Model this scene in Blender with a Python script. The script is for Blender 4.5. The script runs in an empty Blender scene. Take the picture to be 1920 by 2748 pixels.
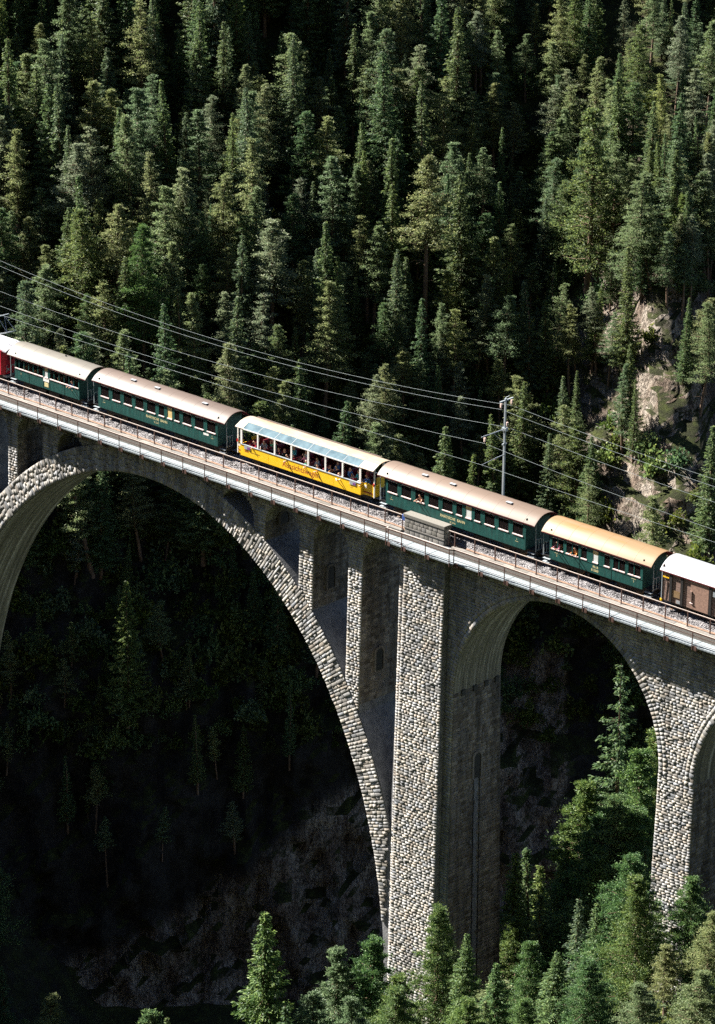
import bpy, bmesh, math, random
import numpy as np
from mathutils import Vector, Matrix

C = bpy.context.scene.collection
R = math.radians
rng = np.random.default_rng(7)
random.seed(7)

# ------------------------------------------------------------------ camera, light, exposure
sc = bpy.context.scene
YAW, PITCH, ROLL = 0.76340, 0.34990, 0.01215
CAM = Vector((208.34, -176.51, 90.60))
fwd = Vector((-math.sin(YAW) * math.cos(PITCH), math.cos(YAW) * math.cos(PITCH), -math.sin(PITCH)))
rt = Vector((math.cos(YAW), math.sin(YAW), 0))
up = rt.cross(fwd)
c_, s_ = math.cos(ROLL), math.sin(ROLL)
r2 = c_ * rt + s_ * up
u2 = -s_ * rt + c_ * up
cam = bpy.data.objects.new('camera', bpy.data.cameras.new('camera'))
C.objects.link(cam)
cam.matrix_world = Matrix(((r2.x, u2.x, -fwd.x, CAM.x), (r2.y, u2.y, -fwd.y, CAM.y), (r2.z, u2.z, -fwd.z, CAM.z), (0, 0, 0, 1)))
cam.data.sensor_fit = 'HORIZONTAL'
cam.data.sensor_width = 36
cam.data.lens = 172.29
cam.data.clip_start = 5
cam.data.clip_end = 3000
sc.camera = cam

SUN_EL, SUN_A = R(40.0), R(12.5)
light_dir = Vector((math.cos(SUN_EL) * math.cos(SUN_A), math.cos(SUN_EL) * math.sin(SUN_A), -math.sin(SUN_EL)))
sun = bpy.data.objects.new('sun', bpy.data.lights.new('sun', 'SUN'))
C.objects.link(sun)
sun.data.energy = 5.0
sun.data.angle = R(0.5)
sun.data.color = (1.0, 0.955, 0.88)
sun.rotation_euler = light_dir.to_track_quat('-Z', 'Y').to_euler()
w = bpy.data.worlds.new('World')
sc.world = w
w.use_nodes = True
nt = w.node_tree
sky = nt.nodes.new('ShaderNodeTexSky')
sky.sky_type = 'NISHITA'
sky.sun_disc = False
sky.sun_elevation = SUN_EL
sky.sun_rotation = math.atan2(-light_dir.x, -light_dir.y)   # clockwise from +Y
sky.altitude = 2500
sky.air_density = 0.7
sky.dust_density = 0.0
sky.ozone_density = 2.0
nt.links.new(sky.outputs[0], nt.nodes['Background'].inputs[0])
nt.nodes['Background'].inputs[1].default_value = 0.05
sc.view_settings.view_transform = 'Standard'
sc.view_settings.look = 'None'
sc.view_settings.gamma = 1
sc.view_settings.use_curve_mapping = False
sc.view_settings.exposure = 2.25
sc.cycles.max_bounces = 6
sc.cycles.diffuse_bounces = 2
sc.cycles.transparent_max_bounces = 8
sc.cycles.use_denoising = False

# ------------------------------------------------------------------ materials
MATS = {}
def nodes_mat(name):
    m = bpy.data.materials.new(name)
    m.use_nodes = True
    MATS[name] = m
    return m, m.node_tree, m.node_tree.nodes['Principled BSDF']

def ramp(nt, fac, stops):
    r = nt.nodes.new('ShaderNodeValToRGB')
    e = r.color_ramp.elements
    while len(e) < len(stops):
        e.new(0.5)
    for i, (p, c) in enumerate(stops):
        e[i].position = p
        e[i].color = (*c, 1)
    nt.links.new(fac, r.inputs[0])
    return r.outputs[0]

def noise(nt, scale, detail=4, rough=0.6, stretch=None, coord='Object'):
    tc = nt.nodes.new('ShaderNodeTexCoord')
    out = tc.outputs[coord]
    if stretch:
        mp = nt.nodes.new('ShaderNodeMapping')
        mp.inputs['Scale'].default_value = stretch
        nt.links.new(out, mp.inputs[0])
        out = mp.outputs[0]
    n = nt.nodes.new('ShaderNodeTexNoise')
    n.inputs['Scale'].default_value = scale
    n.inputs['Detail'].default_value = detail
    n.inputs['Roughness'].default_value = rough
    nt.links.new(out, n.inputs['Vector'])
    return n.outputs['Fac']

def mixc(nt, a, b, f, mode='MIX'):
    m = nt.nodes.new('ShaderNodeMix')
    m.data_type = 'RGBA'
    m.blend_type = mode
    for sock, v in ((m.inputs[0], f), (m.inputs[6], a), (m.inputs[7], b)):
        if hasattr(v, 'is_output'):
            nt.links.new(v, sock)
        elif isinstance(v, (int, float)):
            sock.default_value = v
        else:
            sock.default_value = (*v, 1)
    return m.outputs[2]

def bump(nt, bsdf, h, strength, dist):
    b = nt.nodes.new('ShaderNodeBump')
    b.inputs['Strength'].default_value = strength
    b.inputs['Distance'].default_value = dist
    nt.links.new(h, b.inputs['Height'])
    nt.links.new(b.outputs[0], bsdf.inputs['Normal'])

def paint(name, col, rough=0.5, spec=0.5, vary=0.15, scale=3.0, metal=0.0, stretch=None):
    """painted or bare surface with faint dirt"""
    m, nt, b = nodes_mat(name)
    n = noise(nt, scale, 5, 0.65, stretch)
    dk = tuple(c * (1 - vary) for c in col)
    lt = tuple(min(1, c * (1 + vary)) for c in col)
    nt.links.new(ramp(nt, n, [(0.3, dk), (0.7, lt)]), b.inputs['Base Color'])
    b.inputs['Roughness'].default_value = rough
    b.inputs['Specular IOR Level'].default_value = spec
    b.inputs['Metallic'].default_value = metal
    return m

def stone_mat(name, stops, rough=0.9, fine=0.25, streak=0.0):
    m, nt, b = nodes_mat(name)
    g = nt.nodes.new('ShaderNodeNewGeometry')
    oi = nt.nodes.new('ShaderNodeObjectInfo')
    ad = nt.nodes.new('ShaderNodeMath'); ad.operation = 'ADD'
    nt.links.new(g.outputs['Random Per Island'], ad.inputs[0])
    nt.links.new(oi.outputs['Random'], ad.inputs[1])
    fr = nt.nodes.new('ShaderNodeMath'); fr.operation = 'FRACT'
    nt.links.new(ad.outputs[0], fr.inputs[0])
    col = ramp(nt, fr.outputs[0], stops)
    n = noise(nt, 7, 5, 0.7)
    col = mixc(nt, col, ramp(nt, n, [(0.3, (1 - fine,) * 3), (0.7, (1, 1, 1))]), 1.0, 'MULTIPLY')
    if streak:
        tcs = nt.nodes.new('ShaderNodeNewGeometry')
        mp = nt.nodes.new('ShaderNodeMapping'); mp.inputs['Scale'].default_value = (1.3, 1.3, 0.12)
        nt.links.new(tcs.outputs['Position'], mp.inputs[0])
        nz = nt.nodes.new('ShaderNodeTexNoise'); nz.inputs['Scale'].default_value = 1.0; nz.inputs['Detail'].default_value = 5
        nt.links.new(mp.outputs[0], nz.inputs['Vector'])
        col = mixc(nt, col, ramp(nt, nz.outputs['Fac'], [(0.42, (1, 1, 1)), (0.62, (1 - streak,) * 3)]), 1.0, 'MULTIPLY')
    nt.links.new(col, b.inputs['Base Color'])
    b.inputs['Roughness'].default_value = rough
    b.inputs['Specular IOR Level'].default_value = 0.15
    bump(nt, b, noise(nt, 14, 4, 0.7), 0.5, 0.03)
    return m

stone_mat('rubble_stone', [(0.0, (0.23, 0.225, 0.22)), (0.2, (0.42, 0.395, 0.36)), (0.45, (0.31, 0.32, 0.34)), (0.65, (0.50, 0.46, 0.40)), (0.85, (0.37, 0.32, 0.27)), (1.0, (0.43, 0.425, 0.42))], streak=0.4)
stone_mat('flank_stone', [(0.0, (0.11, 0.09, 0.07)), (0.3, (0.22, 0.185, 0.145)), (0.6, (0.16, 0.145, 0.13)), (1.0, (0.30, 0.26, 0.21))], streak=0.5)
stone_mat('block_stone', [(0.0, (0.17, 0.16, 0.14)), (0.4, (0.27, 0.25, 0.225)), (0.7, (0.22, 0.21, 0.20)), (1.0, (0.31, 0.29, 0.26))])
stone_mat('coping_stone', [(0.0, (0.14, 0.13, 0.115)), (0.4, (0.22, 0.20, 0.18)), (0.7, (0.17, 0.16, 0.15)), (1.0, (0.25, 0.23, 0.205))])
m, nt, b = nodes_mat('mortar')
n1 = noise(nt, 1.2, 6, 0.7)
nt.links.new(ramp(nt, n1, [(0.35, (0.10, 0.10, 0.105)), (0.65, (0.20, 0.20, 0.205))]), b.inputs['Base Color'])
b.inputs['Roughness'].default_value = 0.95
bump(nt, b, noise(nt, 6, 5, 0.7), 0.7, 0.05)

# arch soffit: dressed stone, lime streaks running along the span
m, nt, b = nodes_mat('soffit_stone')
n1 = noise(nt, 1.0, 6, 0.65, (0.12, 3.2, 0.12))
n2 = noise(nt, 3.0, 5, 0.7)
col = ramp(nt, n1, [(0.36, (0.10, 0.09, 0.06)), (0.52, (0.20, 0.18, 0.13)), (0.68, (0.46, 0.43, 0.36))])
col = mixc(nt, col, ramp(nt, n2, [(0.3, (0.6, 0.6, 0.55)), (0.7, (1, 1, 1))]), 1.0, 'MULTIPLY')
nt.links.new(col, b.inputs['Base Color'])
b.inputs['Roughness'].default_value = 0.9
bump(nt, b, noise(nt, 5, 5, 0.75), 0.8, 0.06)

m, nt, b = nodes_mat('walkway_slab')
tc = nt.nodes.new('ShaderNodeTexCoord')
wv = nt.nodes.new('ShaderNodeTexWave'); wv.bands_direction = 'X'; wv.inputs['Scale'].default_value = 1.05; wv.inputs['Distortion'].default_value = 0
nt.links.new(tc.outputs['Object'], wv.inputs['Vector'])
col = ramp(nt, wv.outputs['Fac'], [(0.0, (0.11, 0.13, 0.14)), (0.18, (0.19, 0.22, 0.24)), (1.0, (0.22, 0.25, 0.27))])
col = mixc(nt, col, ramp(nt, noise(nt, 2.5, 6, 0.7), [(0.35, (0.82, 0.82, 0.8)), (0.6, (1, 1, 1))]), 1.0, 'MULTIPLY')
nt.links.new(col, b.inputs['Base Color'])
b.inputs['Roughness'].default_value = 0.8

m, nt, b = nodes_mat('ballast')
vz = nt.nodes.new('ShaderNodeTexVoronoi'); vz.inputs['Scale'].default_value = 13
tc = nt.nodes.new('ShaderNodeTexCoord'); nt.links.new(tc.outputs['Object'], vz.inputs['Vector'])
col = ramp(nt, vz.outputs['Color'], [(0.1, (0.07, 0.065, 0.07)), (0.5, (0.17, 0.16, 0.165)), (0.9, (0.34, 0.32, 0.32))])
nt.links.new(col, b.inputs['Base Color']); b.inputs['Roughness'].default_value = 0.95
bump(nt, b, vz.outputs['Distance'], 1.0, 0.10)

m, nt, b = nodes_mat('verge')
col = ramp(nt, noise(nt, 4, 6, 0.75, (0.6, 3, 1)), [(0.3, (0.07, 0.04, 0.025)), (0.5, (0.20, 0.12, 0.08)), (0.68, (0.30, 0.21, 0.15))])
nt.links.new(col, b.inputs['Base Color']); b.inputs['Roughness'].default_value = 0.95
bump(nt, b, noise(nt, 12, 5, 0.8), 1.0, 0.06)

paint('rail_steel', (0.22, 0.13, 0.08), 0.5, 0.5, 0.3, 4)
paint('railing_dark', (0.085, 0.045, 0.035), 0.55, 0.5, 0.35, 5)
paint('railing_lit_top', (0.40, 0.34, 0.30), 0.5, 0.5, 0.2, 5)  # pale colour stands in for sunlight on top of the dark rails
paint('galvanised', (0.27, 0.30, 0.32), 0.45, 0.5, 0.15, 3)
paint('wire', (0.20, 0.23, 0.23), 0.4, 0.6, 0.1, 1)
paint('insulator', (0.55, 0.42, 0.36), 0.3, 0.6, 0.1, 3)
paint('coach_green', (0.008, 0.060, 0.052), 0.45, 0.4, 0.38, 1.6, stretch=(2.4, 1, 0.5))
paint('coach_green_dark', (0.010, 0.05, 0.04), 0.5, 0.4, 0.2, 2)
paint('roof_beige', (0.13, 0.118, 0.098), 0.52, 0.25, 0.14, 0.9, stretch=(0.35, 1.5, 1))
paint('roof_brown', (0.108, 0.080, 0.065), 0.52, 0.25, 0.12, 0.9, stretch=(0.35, 1.5, 1))
paint('roof_pink', (0.135, 0.096, 0.072), 0.52, 0.25, 0.10, 0.9, stretch=(0.35, 1.5, 1))
m, nt, b = nodes_mat('roof_ochre')
col = ramp(nt, noise(nt, 1.2, 6, 0.65, (0.16, 1.6, 1.6)), [(0.35, (0.21, 0.14, 0.075)), (0.52, (0.20, 0.125, 0.062)), (0.62, (0.24, 0.12, 0.045)), (0.75, (0.20, 0.09, 0.03))])
nt.links.new(col, b.inputs['Base Color']); b.inputs['Roughness'].default_value = 0.52; b.inputs['Specular IOR Level'].default_value = 0.25
paint('roof_white', (0.29, 0.30, 0.315), 0.5, 0.3, 0.08, 1.2)
m, nt, b = nodes_mat('roof_cream')
col = ramp(nt, noise(nt, 1.1, 5, 0.6, (0.5, 1.2, 1)), [(0.35, (0.33, 0.28, 0.225)), (0.55, (0.31, 0.235, 0.165)), (0.75, (0.33, 0.20, 0.11))])
nt.links.new(col, b.inputs['Base Color']); b.inputs['Roughness'].default_value = 0.45
paint('yellow_paint', (0.80, 0.47, 0.012), 0.42, 0.5, 0.06, 1.5)
paint('white_paint', (0.80, 0.77, 0.72), 0.45, 0.5, 0.08, 3)
paint('sill_pale', (0.78, 0.62, 0.60), 0.35, 0.6, 0.10, 3)
paint('curtain_yellow', (0.62, 0.45, 0.20), 0.8, 0.2, 0.15, 3)
paint('frosted', (0.55, 0.56, 0.54), 0.7, 0.3, 0.12, 3)
paint('black_metal', (0.018, 0.016, 0.016), 0.6, 0.4, 0.3, 3)
paint('maroon', (0.16, 0.012, 0.02), 0.5, 0.5, 0.2, 3)
paint('interior_red', (0.10, 0.022, 0.018), 0.7, 0.3, 0.3, 2)
paint('seat_wood', (0.26, 0.15, 0.08), 0.6, 0.3, 0.2, 3)
paint('gold_letter', (0.62, 0.53, 0.28), 0.4, 0.5, 0.05, 3)
paint('red_letter', (0.27, 0.04, 0.015), 0.5, 0.4, 0.05, 3)
paint('loco_red', (0.42, 0.012, 0.03), 0.4, 0.5, 0.12, 2)
paint('loco_roof', (0.50, 0.48, 0.50), 0.5, 0.4, 0.2, 1.5)
paint('blue_enamel', (0.04, 0.09, 0.30), 0.35, 0.5, 0.1, 3)
paint('lamp_red', (0.5, 0.02, 0.02), 0.3, 0.5, 0.1, 3)
m, nt, b = nodes_mat('van_boards')
col = ramp(nt, noise(nt, 3.0, 6, 0.7, (0.3, 1, 5)), [(0.3, (0.10, 0.06, 0.045)), (0.55, (0.22, 0.14, 0.11)), (0.75, (0.36, 0.26, 0.21))])
nt.links.new(col, b.inputs['Base Color']); b.inputs['Roughness'].default_value = 0.8
paint('van_steel', (0.26, 0.16, 0.12), 0.6, 0.4, 0.25, 6)
m, nt, b = nodes_mat('window_glass')
b.inputs['Base Color'].default_value = (0.02, 0.015, 0.015, 1); b.inputs['Roughness'].default_value = 0.06
b.inputs['Alpha'].default_value = 0.45
m, nt, b = nodes_mat('roof_glass')
nt.links.new(ramp(nt, noise(nt, 1.4, 4, 0.6), [(0.3, (0.08, 0.125, 0.15)), (0.7, (0.17, 0.24, 0.27))]), b.inputs['Base Color'])
b.inputs['Roughness'].default_value = 0.12; b.inputs['Alpha'].default_value = 0.72

# people
for nme, col in (('skin', (0.52, 0.30, 0.21)), ('hair_dark', (0.035, 0.022, 0.015)), ('hair_grey', (0.42, 0.40, 0.37)), ('hair_fair', (0.40, 0.26, 0.12)), ('trousers', (0.05, 0.055, 0.08)),
                 ('cloth_red', (0.42, 0.02, 0.05)), ('cloth_white', (0.72, 0.72, 0.70)), ('cloth_blue', (0.05, 0.14, 0.36)), ('cloth_grey', (0.30, 0.33, 0.38)), ('cloth_black', (0.03, 0.03, 0.035)),
                 ('cloth_green', (0.04, 0.30, 0.16)), ('cloth_orange', (0.62, 0.26, 0.08)), ('cloth_pink', (0.62, 0.22, 0.30)), ('cloth_purple', (0.16, 0.05, 0.22)), ('cloth_teal', (0.05, 0.30, 0.34))):
    paint(nme, col, 0.8, 0.2, 0.1, 8)

def foliage_mat(name, dark, mid, light, trans=0.5):
    m, nt, b = nodes_mat(name)
    g = nt.nodes.new('ShaderNodeNewGeometry')
    oi = nt.nodes.new('ShaderNodeObjectInfo')
    c1 = ramp(nt, g.outputs['Random Per Island'], [(0.0, dark), (0.55, mid), (1.0, light)])
    c2 = ramp(nt, oi.outputs['Random'], [(0.0, (0.72, 0.86, 0.78)), (0.35, (0.95, 1.0, 0.80)), (0.6, (1.15, 1.02, 0.72)), (0.8, (1.02, 1.0, 1.12)), (1.0, (1.30, 1.20, 0.66))])
    col = mixc(nt, c1, c2, 1.0, 'MULTIPLY')
    nt.links.new(col, b.inputs['Base Color'])
    b.inputs['Roughness'].default_value = 0.55
    b.inputs['Specular IOR Level'].default_value = 0.30
    tr = nt.nodes.new('ShaderNodeBsdfTranslucent')
    nt.links.new(col, tr.inputs[0])
    mx = nt.nodes.new('ShaderNodeMixShader')
    mx.inputs[0].default_value = trans
    nt.links.new(b.outputs[0], mx.inputs[1]); nt.links.new(tr.outputs[0], mx.inputs[2])
    nt.links.new(mx.outputs[0], nt.nodes['Material Output'].inputs[0])
    return m
foliage_mat('spruce_needles', (0.045, 0.080, 0.045), (0.100, 0.155, 0.080), (0.20, 0.26, 0.10))
foliage_mat('pine_needles', (0.085, 0.122, 0.068), (0.165, 0.212, 0.118), (0.29, 0.325, 0.185))
foliage_mat('shrub_leaves', (0.04, 0.065, 0.015), (0.08, 0.11, 0.025), (0.14, 0.16, 0.04))
foliage_mat('near_needles', (0.036, 0.080, 0.034), (0.090, 0.160, 0.058), (0.19, 0.27, 0.085), 0.35)
m, nt, b = nodes_mat('bark')
col = ramp(nt, noise(nt, 2.0, 5, 0.7, (2, 2, 0.5)), [(0.3, (0.055, 0.035, 0.024)), (0.55, (0.13, 0.08, 0.05)), (0.75, (0.24, 0.15, 0.10))])
nt.links.new(col, b.inputs['Base Color']); b.inputs['Roughness'].default_value = 0.9

# hillside: rock where it is steep, needles, moss and grass where it is not
m, nt, b = nodes_mat('hill_ground')
geo = nt.nodes.new('ShaderNodeNewGeometry')
sx = nt.nodes.new('ShaderNodeSeparateXYZ'); nt.links.new(geo.outputs['True Normal'], sx.inputs[0])
ab = nt.nodes.new('ShaderNodeMath'); ab.operation = 'ABSOLUTE'; nt.links.new(sx.outputs[2], ab.inputs[0])
nn = nt.nodes.new('ShaderNodeMath'); nn.operation = 'MULTIPLY_ADD'; nt.links.new(noise(nt, 0.5, 5, 0.7), nn.inputs[0]); nn.inputs[1].default_value = 0.5; nt.links.new(ab.outputs[0], nn.inputs[2])
fac = nt.nodes.new('ShaderNodeMapRange'); fac.inputs[1].default_value = 0.80; fac.inputs[2].default_value = 0.98; nt.links.new(nn.outputs[0], fac.inputs[0])
at = nt.nodes.new('ShaderNodeAttribute'); at.attribute_name = 'rock'
rock = ramp(nt, noise(nt, 0.45, 8, 0.72, (1, 1, 0.45)), [(0.30, (0.11, 0.085, 0.065)), (0.43, (0.29, 0.22, 0.17)), (0.54, (0.47, 0.40, 0.33)), (0.68, (0.62, 0.545, 0.47))])
rock = mixc(nt, rock, ramp(nt, noise(nt, 3.0, 6, 0.75), [(0.35, (0.45, 0.44, 0.42)), (0.62, (1, 1, 1))]), 1.0, 'MULTIPLY')
soil = ramp(nt, noise(nt, 0.8, 7, 0.75), [(0.30, (0.022, 0.020, 0.012)), (0.48, (0.035, 0.040, 0.015)), (0.62, (0.07, 0.085, 0.022)), (0.75, (0.13, 0.10, 0.06))])
cr = noise(nt, 0.9, 6, 0.7, (1.6, 1.6, 0.35))
rock = mixc(nt, rock, ramp(nt, cr, [(0.455, (1, 1, 1)), (0.492, (0.18, 0.17, 0.17)), (0.505, (0.18, 0.17, 0.17)), (0.54, (1, 1, 1))]), 1.0, 'MULTIPLY')
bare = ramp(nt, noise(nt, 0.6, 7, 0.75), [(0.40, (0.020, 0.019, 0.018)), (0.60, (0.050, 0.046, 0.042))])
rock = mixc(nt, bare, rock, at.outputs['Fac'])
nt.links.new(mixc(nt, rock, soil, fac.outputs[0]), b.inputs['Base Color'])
b.inputs['Roughness'].default_value = 0.95; b.inputs['Specular IOR Level'].default_value = 0.15
bump(nt, b, noise(nt, 1.3, 10, 0.82, (1.5, 1.5, 0.6)), 1.0, 1.1)

# ------------------------------------------------------------------ object helpers
class MB:
    """collects geometry for ONE mesh object"""
    def __init__(s): s.v, s.f, s.m = [], [], []
    def add(s, vs, fs, mi=0):
        o = len(s.v); s.v.extend([tuple(p) for p in vs]); s.f.extend([tuple(o + i for i in q) for q in fs]); s.m.extend([mi] * len(fs)); return s
    def box(s, x0, x1, y0, y1, z0, z1, mi=0):
        return s.add([(x0, y0, z0), (x1, y0, z0), (x1, y1, z0), (x0, y1, z0), (x0, y0, z1), (x1, y0, z1), (x1, y1, z1), (x0, y1, z1)],
                     [(0, 3, 2, 1), (4, 5, 6, 7), (0, 1, 5, 4), (1, 2, 6, 5), (2, 3, 7, 6), (3, 0, 4, 7)], mi)
    def bar(s, a, b, w, h=None, n=4, mi=0, taper=1.0):
        a, b = Vector(a), Vector(b); d = (b - a).normalized(); h = h or w
        side = d.cross(Vector((0, 0, 1)))
        if side.length < 0.1: side = Vector((1, 0, 0))
        side.normalize(); u = side.cross(d)
        vs = []
        for p, k in ((a, 1.0), (b, taper)):
            for i in range(n):
                an = 2 * math.pi * (i + 0.5) / n
                q = 1.4142 if n == 4 else 1.0
                vs.append(p + side * (math.cos(an) * w / 2 * k * q) + u * (math.sin(an) * h / 2 * k * q))
        fs = [(i, (i + 1) % n, n + (i + 1) % n, n + i) for i in range(n)] + [tuple(range(n))[::-1], tuple(range(n, 2 * n))]
        return s.add(vs, fs, mi)
    def disc(s, c, r, thick, axis=1, n=16, mi=0):
        vs = []
        for k in (-0.5, 0.5):
            for i in range(n):
                an = 2 * math.pi * i / n
                p = [0, 0, 0]; o = [a for a in range(3) if a != axis]
                p[o[0]] = c[o[0]] + r * math.cos(an); p[o[1]] = c[o[1]] + r * math.sin(an); p[axis] = c[axis] + k * thick
                vs.append(p)
        return s.add(vs, [(i, (i + 1) % n, n + (i + 1) % n, n + i) for i in range(n)] + [tuple(range(n)), tuple(range(n, 2 * n))[::-1]], mi)
    def mesh(s, name, mats, smooth=False):
        me = bpy.data.meshes.new(name); me.from_pydata(s.v, [], s.f)
        for mm in (mats if isinstance(mats, (list, tuple)) else [mats]): me.materials.append(MATS[mm])
        if any(s.m): me.polygons.foreach_set('material_index', s.m)
        if smooth: me.polygons.foreach_set('use_smooth', [True] * len(me.polygons))
        me.update(); return me
    def build(s, name, mats, parent=None, smooth=False, bev=0.0):
        return link(name, s.mesh(name, mats, smooth), parent, bev=bev)

def link(name, data, parent=None, loc=None, bev=0.0):
    o = bpy.data.objects.new(name, data); C.objects.link(o)
    if parent: o.parent = parent
    if loc: o.location = loc
    if bev:
        md = o.modifiers.new('bevel', 'BEVEL'); md.width = bev; md.segments = 2; md.limit_method = 'ANGLE'
    return o
def tag(o, label=None, cat=None, group=None, kind=None):
    for k, v in (('label', label), ('category', cat), ('group', group), ('kind', kind)):
        if v: o[k] = v
    return o
def thing(name, loc, label, cat, group=None):
    return tag(link(name, None, None, loc), label, cat, group)
def np_mesh(name, V, F, mat, smooth=False):
    """mesh from numpy vertices and equal sized faces"""
    me = bpy.data.meshes.new(name)
    V = np.asarray(V, np.float32); F = np.asarray(F, np.int32); k = F.shape[1]
    me.vertices.add(len(V)); me.vertices.foreach_set('co', V.ravel())
    me.loops.add(F.size); me.loops.foreach_set('vertex_index', F.ravel())
    me.polygons.add(len(F)); me.polygons.foreach_set('loop_start', np.arange(0, F.size, k)); me.polygons.foreach_set('loop_total', np.full(len(F), k))
    for mm in (mat if isinstance(mat, (list, tuple)) else [mat]): me.materials.append(MATS[mm])
    if smooth: me.polygons.foreach_set('use_smooth', [True] * len(F))
    me.update(calc_edges=True); me.validate(); return me
def empties_depth(o): pass
# ------------------------------------------------------------------ terrain
def _hash(ix, iy, seed):
    h = (ix.astype(np.int64) * 374761393 + iy.astype(np.int64) * 668265263 + seed * 1442695041) & 0x7fffffff
    h = (h ^ (h >> 13)) * 1274126177 & 0x7fffffff
    return ((h ^ (h >> 16)) & 0xffff) / 65535.0
def vnoise(x, y, seed=0):
    x = np.asarray(x, float); y = np.asarray(y, float)
    ix, iy = np.floor(x), np.floor(y); fx, fy = x - ix, y - iy
    fx, fy = fx * fx * (3 - 2 * fx), fy * fy * (3 - 2 * fy)
    a, b_ = _hash(ix, iy, seed), _hash(ix + 1, iy, seed); c, d = _hash(ix, iy + 1, seed), _hash(ix + 1, iy + 1, seed)
    return (a * (1 - fx) + b_ * fx) * (1 - fy) + (c * (1 - fx) + d * fx) * fy - 0.5
def fbm(x, y, seed=0, oct=5):
    s, a = 0, 1.0
    for i in range(oct):
        s = s + a * vnoise(x * 2 ** i, y * 2 ** i, seed + i); a *= 0.5
    return s
def sstep(x, a, b):
    t = np.clip((np.asarray(x, float) - a) / (b - a), 0, 1); return t * t * (3 - 2 * t)

FH = (-math.sin(YAW), math.cos(YAW)); RH = (math.cos(YAW), math.sin(YAW))
def uv2xy(u, v): return CAM[0] + v * FH[0] + u * RH[0], CAM[1] + v * FH[1] + u * RH[1]
PROF = [(250, -97), (325, -96), (338, -92), (344, -77), (352, -59), (361, -43), (371, -33.5), (400, -13), (450, 24), (520, 72), (640, 140), (900, 230)]
_pl = np.cumsum([0] + [math.hypot(PROF[i + 1][0] - PROF[i][0], PROF[i + 1][1] - PROF[i][1]) for i in range(len(PROF) - 1)])
def hill(u, s):
    """far side of the gorge: profile distance s, sideways u -> world point (overhangs allowed)"""
    u = np.asarray(u, float); s = np.asarray(s, float)
    v = np.interp(s, _pl, [p[0] for p in PROF]); z = np.interp(s, _pl, [p[1] for p in PROF])
    steep = sstep(z, -94, -88) * (1 - sstep(z, -44, -32))
    g = np.exp(-((u - 34.5) / 8.0) ** 2)
    out = g * (21 * sstep(z, -56, -45) * (1 - sstep(z, -24, 4)) + 2)          # rock outcrop on the right
    g2 = np.exp(-((u - 36) / 7.0) ** 2) * sstep(z, -24, -8) * (1 - sstep(z, -8, 14)); out = out + 7 * g2
    rocky = np.clip(steep + np.exp(-((u - 33) / 10.0) ** 2) * sstep(z, -58, -48) * (1 - sstep(z, -12, 2)), 0, 1)
    st = (z - 0.62 * u) / 8.5 + 1.3 * fbm(u * 0.06, z * 0.06, 31, 4)
    saw = st - np.floor(st)
    out = out + rocky * ((1.5 + 2.2 * fbm(u * 0.1, z * 0.1, 71, 3)) * saw ** 2 + 5.5 * fbm(u * 0.13, z * 0.07, 5, 6) + 1.6 * np.abs(fbm(u * 0.5, z * 0.25, 15, 4)))
    out = out + rocky * (3.2 * np.abs(fbm(u * 0.33, z * 0.05 + u * 0.1, 83, 4)) + 1.2 * fbm(u * 0.9, z * 0.6, 91, 3))
    out = out + 5 * fbm(u * 0.03, z * 0.02, 9, 3)
    z = z + 2.2 * fbm(u * 0.09, s * 0.09, 21, 5) * (1 - steep)
    z = z + 0.10 * sstep(v, 400, 440) * np.clip(-(u + 8), 0, 70)                  # spur climbing to the left
    z = z + 0.25 * sstep(u, 60, 200) * (u - 60) * sstep(v, 330, 400) * 0.5
    x, y = uv2xy(u, v - out)
    return x, y, z
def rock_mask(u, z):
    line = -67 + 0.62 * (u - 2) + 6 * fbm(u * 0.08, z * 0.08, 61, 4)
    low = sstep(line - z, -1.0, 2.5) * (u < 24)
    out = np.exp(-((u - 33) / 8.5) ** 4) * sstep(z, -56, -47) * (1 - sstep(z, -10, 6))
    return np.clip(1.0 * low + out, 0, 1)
def ground_z(x, y):
    x = np.asarray(x, float); y = np.asarray(y, float)
    x = np.asarray(x, float)
    right = np.where(x < 85, -49.0 + 0.80 * (x - 46), -17.8 + 0.28 * (x - 85))
    right = right - 1.5 * np.clip(y - 26 - 0.12 * (x - 40), 0, 60) - 0.10 * np.clip(-y - 10, 0, 200)
    left = np.where(x > -100, -92 - 1.15 * (x + 36), -18.4 + 0.33 * (-100 - x)) - 0.3 * np.clip(y - 10, 0, 200)
    z = np.maximum(np.maximum(right, left), -94.0 + 0 * x)
    z = z + 1.0 * np.clip(-y - 262, 0, 420) + 0.85 * np.clip(x - 345, 0, 420)      # unseen valley sides behind and right of the viewpoint, added to block low sky light
    k = 1 - np.exp(-np.clip(z + 95, 0, 30) / 12)
    return z + k * (3.0 * fbm(x * 0.06, y * 0.06, 3, 5) + 0.9 * fbm(x * 0.35, y * 0.35, 44, 4))
# ------------------------------------------------------------------ hillside and ground meshes
us = np.concatenate([np.linspace(-260, -64, 20), np.arange(-60, 60.1, 0.75), np.linspace(64, 260, 20)])
s_rim = _pl[5]
ss = np.concatenate([np.linspace(0, _pl[2] - 6, 8), np.arange(_pl[2] - 4, _pl[8], 0.75), np.linspace(_pl[8] + 3, _pl[-1], 40)])
UU, SS = np.meshgrid(us, ss)
X, Y, Z = hill(UU, SS)
V = np.stack([X, Y, Z], -1).reshape(-1, 3)
nu, ns = len(us), len(ss)
i0 = (np.arange(ns - 1)[:, None] * nu + np.arange(nu - 1)[None, :]).ravel()
F = np.stack([i0, i0 + 1, i0 + nu + 1, i0 + nu], -1)
hme = np_mesh('hillside', V, F, 'hill_ground'); hat = hme.attributes.new('rock', 'FLOAT', 'POINT'); hat.data.foreach_set('value', rock_mask(UU, Z).ravel())
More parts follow.
